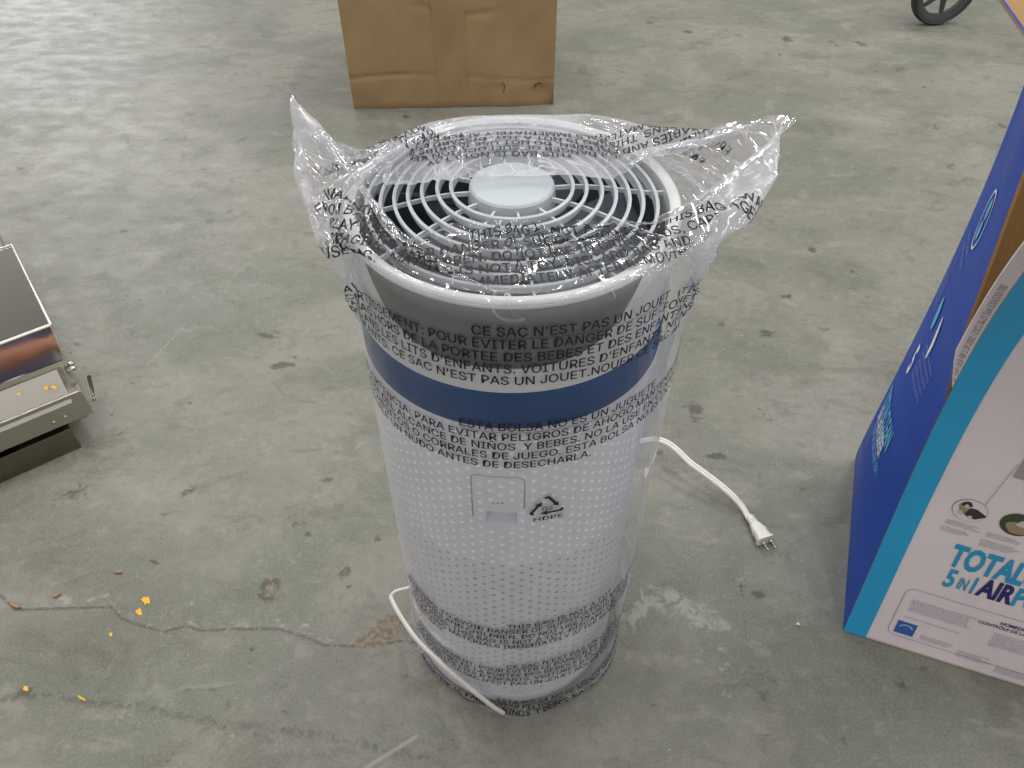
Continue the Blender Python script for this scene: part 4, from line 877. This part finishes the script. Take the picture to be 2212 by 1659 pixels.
mb = MB(); q = [h0, h1, h2_, h3]; mb.hexa([x-np.array([0, 0, .003]) for x in q]+q); mb.build('side_bracket', M['mirror'], ap, bevel=.0005)
for (x, y) in ((152, 787), (156, 797)):
    c = at(x, y, .13); mb = MB(); mb.tube([c-ud*.01, c+ud*.004, c+ud*.006], [.004, .004, .0015], 10); mb.build('side_screw', M['steel'], ap, True)
c = at(160, 815, .118); mb = MB(); mb.hexa([c-ud*.06+np.array([0, 0, -.05]), c+np.array([0, 0, -.05]), c+vd*.04+np.array([0, 0, -.05]), c-ud*.06+vd*.04+np.array([0, 0, -.05]), c-ud*.06, c, c+vd*.04, c-ud*.06+vd*.04]); mb.build('side_block', M['steel'], ap, bevel=.001)
def step_hit(x, y):
    nrm = np.cross(ud, c-b0) if False else np.cross(ud, at(117, 787, .153)-b0); nrm /= np.linalg.norm(nrm); r = ray(x, y); t_ = ((b0-CAM)@nrm)/(r@nrm); return CAM+r*t_, nrm
M['yel'] = m_plastic('yellow_paint', (.85, .50, .05), .6)
def chip(name, pts3, m, up, th=.0006, par=None):
    n_ = len(pts3); V = [q for q in pts3]+[q+up*th for q in pts3]; return mesh(name, V, [tuple(range(n_))[::-1], tuple(range(n_, 2*n_))]+[(i, (i+1) % n_, n_+(i+1) % n_, n_+i) for i in range(n_)], m, par)
for (x, y, rx, ry) in ((41, 851, 5, 3), (100, 838, 6, 5), (118, 837, 8, 4)):
    k = rng.uniform(.6, 1.2, 11); pts = []
    for i in range(11):
        h, nn_ = step_hit(x+rx*k[i]*math.cos(2*PI*i/11), y+ry*k[i]*math.sin(2*PI*i/11)); pts.append(h)
    if nn_@(CAM-pts[0]) < 0: nn_ = -nn_
    chip('paint_fleck', [q+nn_*.0003 for q in pts], M['yel'], nn_, .0003, ap)

# ------------------------------------------------------------------ debris on the floor
M['tan'] = m_plastic('dry_leaf_brown', (.34, .22, .12), .8)
def flake(x, y, rx, ry, m, name, label, cat, group, seed, th=.0004):
    rx, ry = rx*.85, ry*.8
    r_ = np.random.default_rng(seed); n_ = 13; k = r_.uniform(.55, 1.15, n_); rot = r_.uniform(-.6, .6); c = at(x, y)
    pts = []
    for i in range(n_):
        a_ = 2*PI*i/n_; ex, ey = rx*k[i]*math.cos(a_), ry*k[i]*math.sin(a_); q = at(x+ex*math.cos(rot)-ey*math.sin(rot), y+ex*math.sin(rot)+ey*math.cos(rot)); q = q-c; q[2] = .0006+.0012*max(0, math.sin(a_+rot))*(th > .001); pts.append(q)
    o = chip(name, pts, m, np.array([0, 0, 1.]), th); o.location = tuple(c); return tag(o, label, cat, group)
G = 'yellow paint chips on the floor'
flake(316, 1297, 13, 12, M['yel'], 'paint_chip', 'bright yellow paint chip, upper one of the pair lying beside the crack', 'paint chip', G, 1)
flake(300, 1322, 11, 10, M['yel'], 'paint_chip', 'bright yellow forked paint chip just below the largest yellow chip', 'paint chip', G, 5)
flake(240, 1371, 6, 7, M['yel'], 'paint_chip', 'small lone yellow paint chip below the crack, left of the tower', 'paint chip', G, 3)
flake(56, 1488, 8, 8, M['yel'], 'paint_chip', 'dull yellow paint chip on a dark stain near the left edge', 'paint chip', G, 4)
flake(178, 1509, 15, 4, M['yel'], 'paint_chip', 'long thin yellow paint chip on the edge of a hole at lower left', 'paint chip', G, 6)
G = 'dry brown flakes on the floor'
flake(256, 1236, 11, 6, M['tan'], 'leaf_flake', 'brown dry flake above the crack, topmost of three', 'flake', G, 7, .002)
flake(122, 1286, 13, 6, M['tan'], 'leaf_flake', 'brown dry flake between the two others left of the yellow chips', 'flake', G, 8, .002)
flake(36, 1309, 15, 7, M['tan'], 'leaf_flake', 'brown dry flake nearest the left edge of the picture', 'flake', G, 9, .002)
flake(1723, 1350, 5, 4, M['pw2'], 'white_crumb', 'tiny bright white crumb on the floor between tower and printed carton', 'crumb', None, 10, .002)

# ------------------------------------------------------------------ cart wheel at the top right
wc = at(2020, 57); wr = .112
wh = tag(empty('cart_wheel', tuple(wc)), 'black spoked wheel with rubber tyre at the top right edge', 'wheel')
ax = Vector((.16, -.99, 0)).normalized(); R = Matrix((Vector((ax.y, -ax.x, 0)), Vector((0, 0, 1)), ax)).transposed(); wc3 = Vector(wc)+Vector((0, .02, wr))
def wl(prof, n=72, close=True):
    mb = MB(); mb.lathe(prof, n, (0, 0), close); mb.V = [tuple(R@Vector(v)+wc3) for v in mb.V]; return mb
wl([(wr-.016, -.012), (wr-.006, -.017), (wr-.001, -.009), (wr, 0), (wr-.001, .009), (wr-.006, .017), (wr-.016, .012)]).build('tyre', M['black'], wh, auto=50)
wl([(wr-.034, -.006), (wr-.0165, -.012), (wr-.0165, .012), (wr-.034, .006)]).build('rim', M['hub'], wh, auto=40)
wl([(.004, -.016), (.022, -.016), (.024, .0), (.022, .016), (.004, .016)], 40).build('hub', M['hub'], wh, auto=40)
for k in range(6):
    a_ = 2*PI*k/6+.35; q = lambda r, w, z: tuple(R@Vector((r*math.cos(a_)-w*math.sin(a_), r*math.sin(a_)+w*math.cos(a_), z))+wc3)
    mb = MB(); mb.hexa([q(.02, -.010, -.005), q(.075, -.006, -.004), q(.075, .006, -.004), q(.02, .010, -.005), q(.02, -.010, .005), q(.075, -.006, .004), q(.075, .006, .004), q(.02, .010, .005)]); mb.build('spoke', M['hub'], wh, bevel=.001)

# ------------------------------------------------------------------ the photographer, behind the camera: seen only in the steel, and shading the near floor
M['skin'] = mat('skin', (.48, .20, .13), .5); M['shirt'] = mat('navy_cloth', (.02, .025, .07), .8); M['hair'] = mat('dark_hair', (.03, .02, .015), .7)
ph = tag(empty('person', (.05, -.50, 0)), 'person in navy clothes standing behind the camera with both arms held forward', 'person')
def skinned(name, joints, bones, m, root=0):
    me = bpy.data.meshes.new(name); me.from_pydata([j[0] for j in joints], bones, []); o = bpy.data.objects.new(name, me); COL.objects.link(o)
    o.parent = ph; o.matrix_parent_inverse = Matrix.Translation(-ph.location)
    md = o.modifiers.new('skin', 'SKIN'); 
    for i, j in enumerate(joints):
        v = me.skin_vertices[0].data[i]; v.radius = (j[1], j[2] if len(j) > 2 else j[1]); v.use_root = (i == root)
    o.modifiers.new('sub', 'SUBSURF').render_levels = 2; me.materials.append(m); return o
X0, Y0 = .05, -.50
J = [((X0, Y0, .98), .13, .10), ((X0, Y0, 1.2), .12, .09), ((X0, Y0, 1.42), .14, .09), ((X0, Y0+.01, 1.53), .055), ((X0, Y0+.03, 1.62), .075, .09), ((X0, Y0+.03, 1.72), .07, .09)]
B = [(0, 1), (1, 2), (2, 3), (3, 4), (4, 5)]
for sg in (-1, 1):
    k = len(J); J += [((X0+sg*.19, Y0, 1.42), .05), ((X0+sg*.24, Y0+.06, 1.14), .042), ((X0+sg*.15, Y0+.28, 1.03), .032), ((X0+sg*.09, Y0+.34, 1.02), .03, .02)]; B += [(2, k), (k, k+1), (k+1, k+2), (k+2, k+3)]
    for q in range(4): 
        k2 = len(J); J += [((X0+sg*.06, Y0+.37, 1.045-.016*q), .009), ((X0+sg*.025, Y0+.375, 1.043-.016*q), .008)]; B += [(k+3, k2), (k2, k2+1)]
    k = len(J); J += [((X0+sg*.10, Y0, .90), .085), ((X0+sg*.11, Y0+.02, .50), .06), ((X0+sg*.12, Y0, .09), .042), ((X0+sg*.13, Y0+.14, .04), .035)]; B += [(0, k), (k, k+1), (k+1, k+2), (k+2, k+3)]
skinned('body', J, B, M['skin'])
J = [((X0, Y0, .93), .150, .120), ((X0, Y0, 1.2), .140, .108), ((X0, Y0, 1.42), .155, .105), ((X0, Y0, 1.49), .07)]; B = [(0, 1), (1, 2), (2, 3)]
for sg in (-1, 1): k = len(J); J += [((X0+sg*.19, Y0, 1.42), .066), ((X0+sg*.23, Y0+.04, 1.24), .058)]; B += [(2, k), (k, k+1)]
skinned('shirt', J, B, M['shirt'])
J = [((X0, Y0, .98), .135, .11)]; B = []
for sg in (-1, 1): k = len(J); J += [((X0+sg*.10, Y0, .88), .100), ((X0+sg*.11, Y0+.02, .50), .075), ((X0+sg*.12, Y0, .10), .06)]; B += [(0, k), (k, k+1), (k+1, k+2)]
skinned('trousers', J, B, M['shirt'])
mb = MB(); mb.lathe([(.0001, 1.825), (.05, 1.81), (.082, 1.76), (.088, 1.70), (.07, 1.66)], 24, (X0, Y0+.005)); mb.build('hair', M['hair'], ph, True)
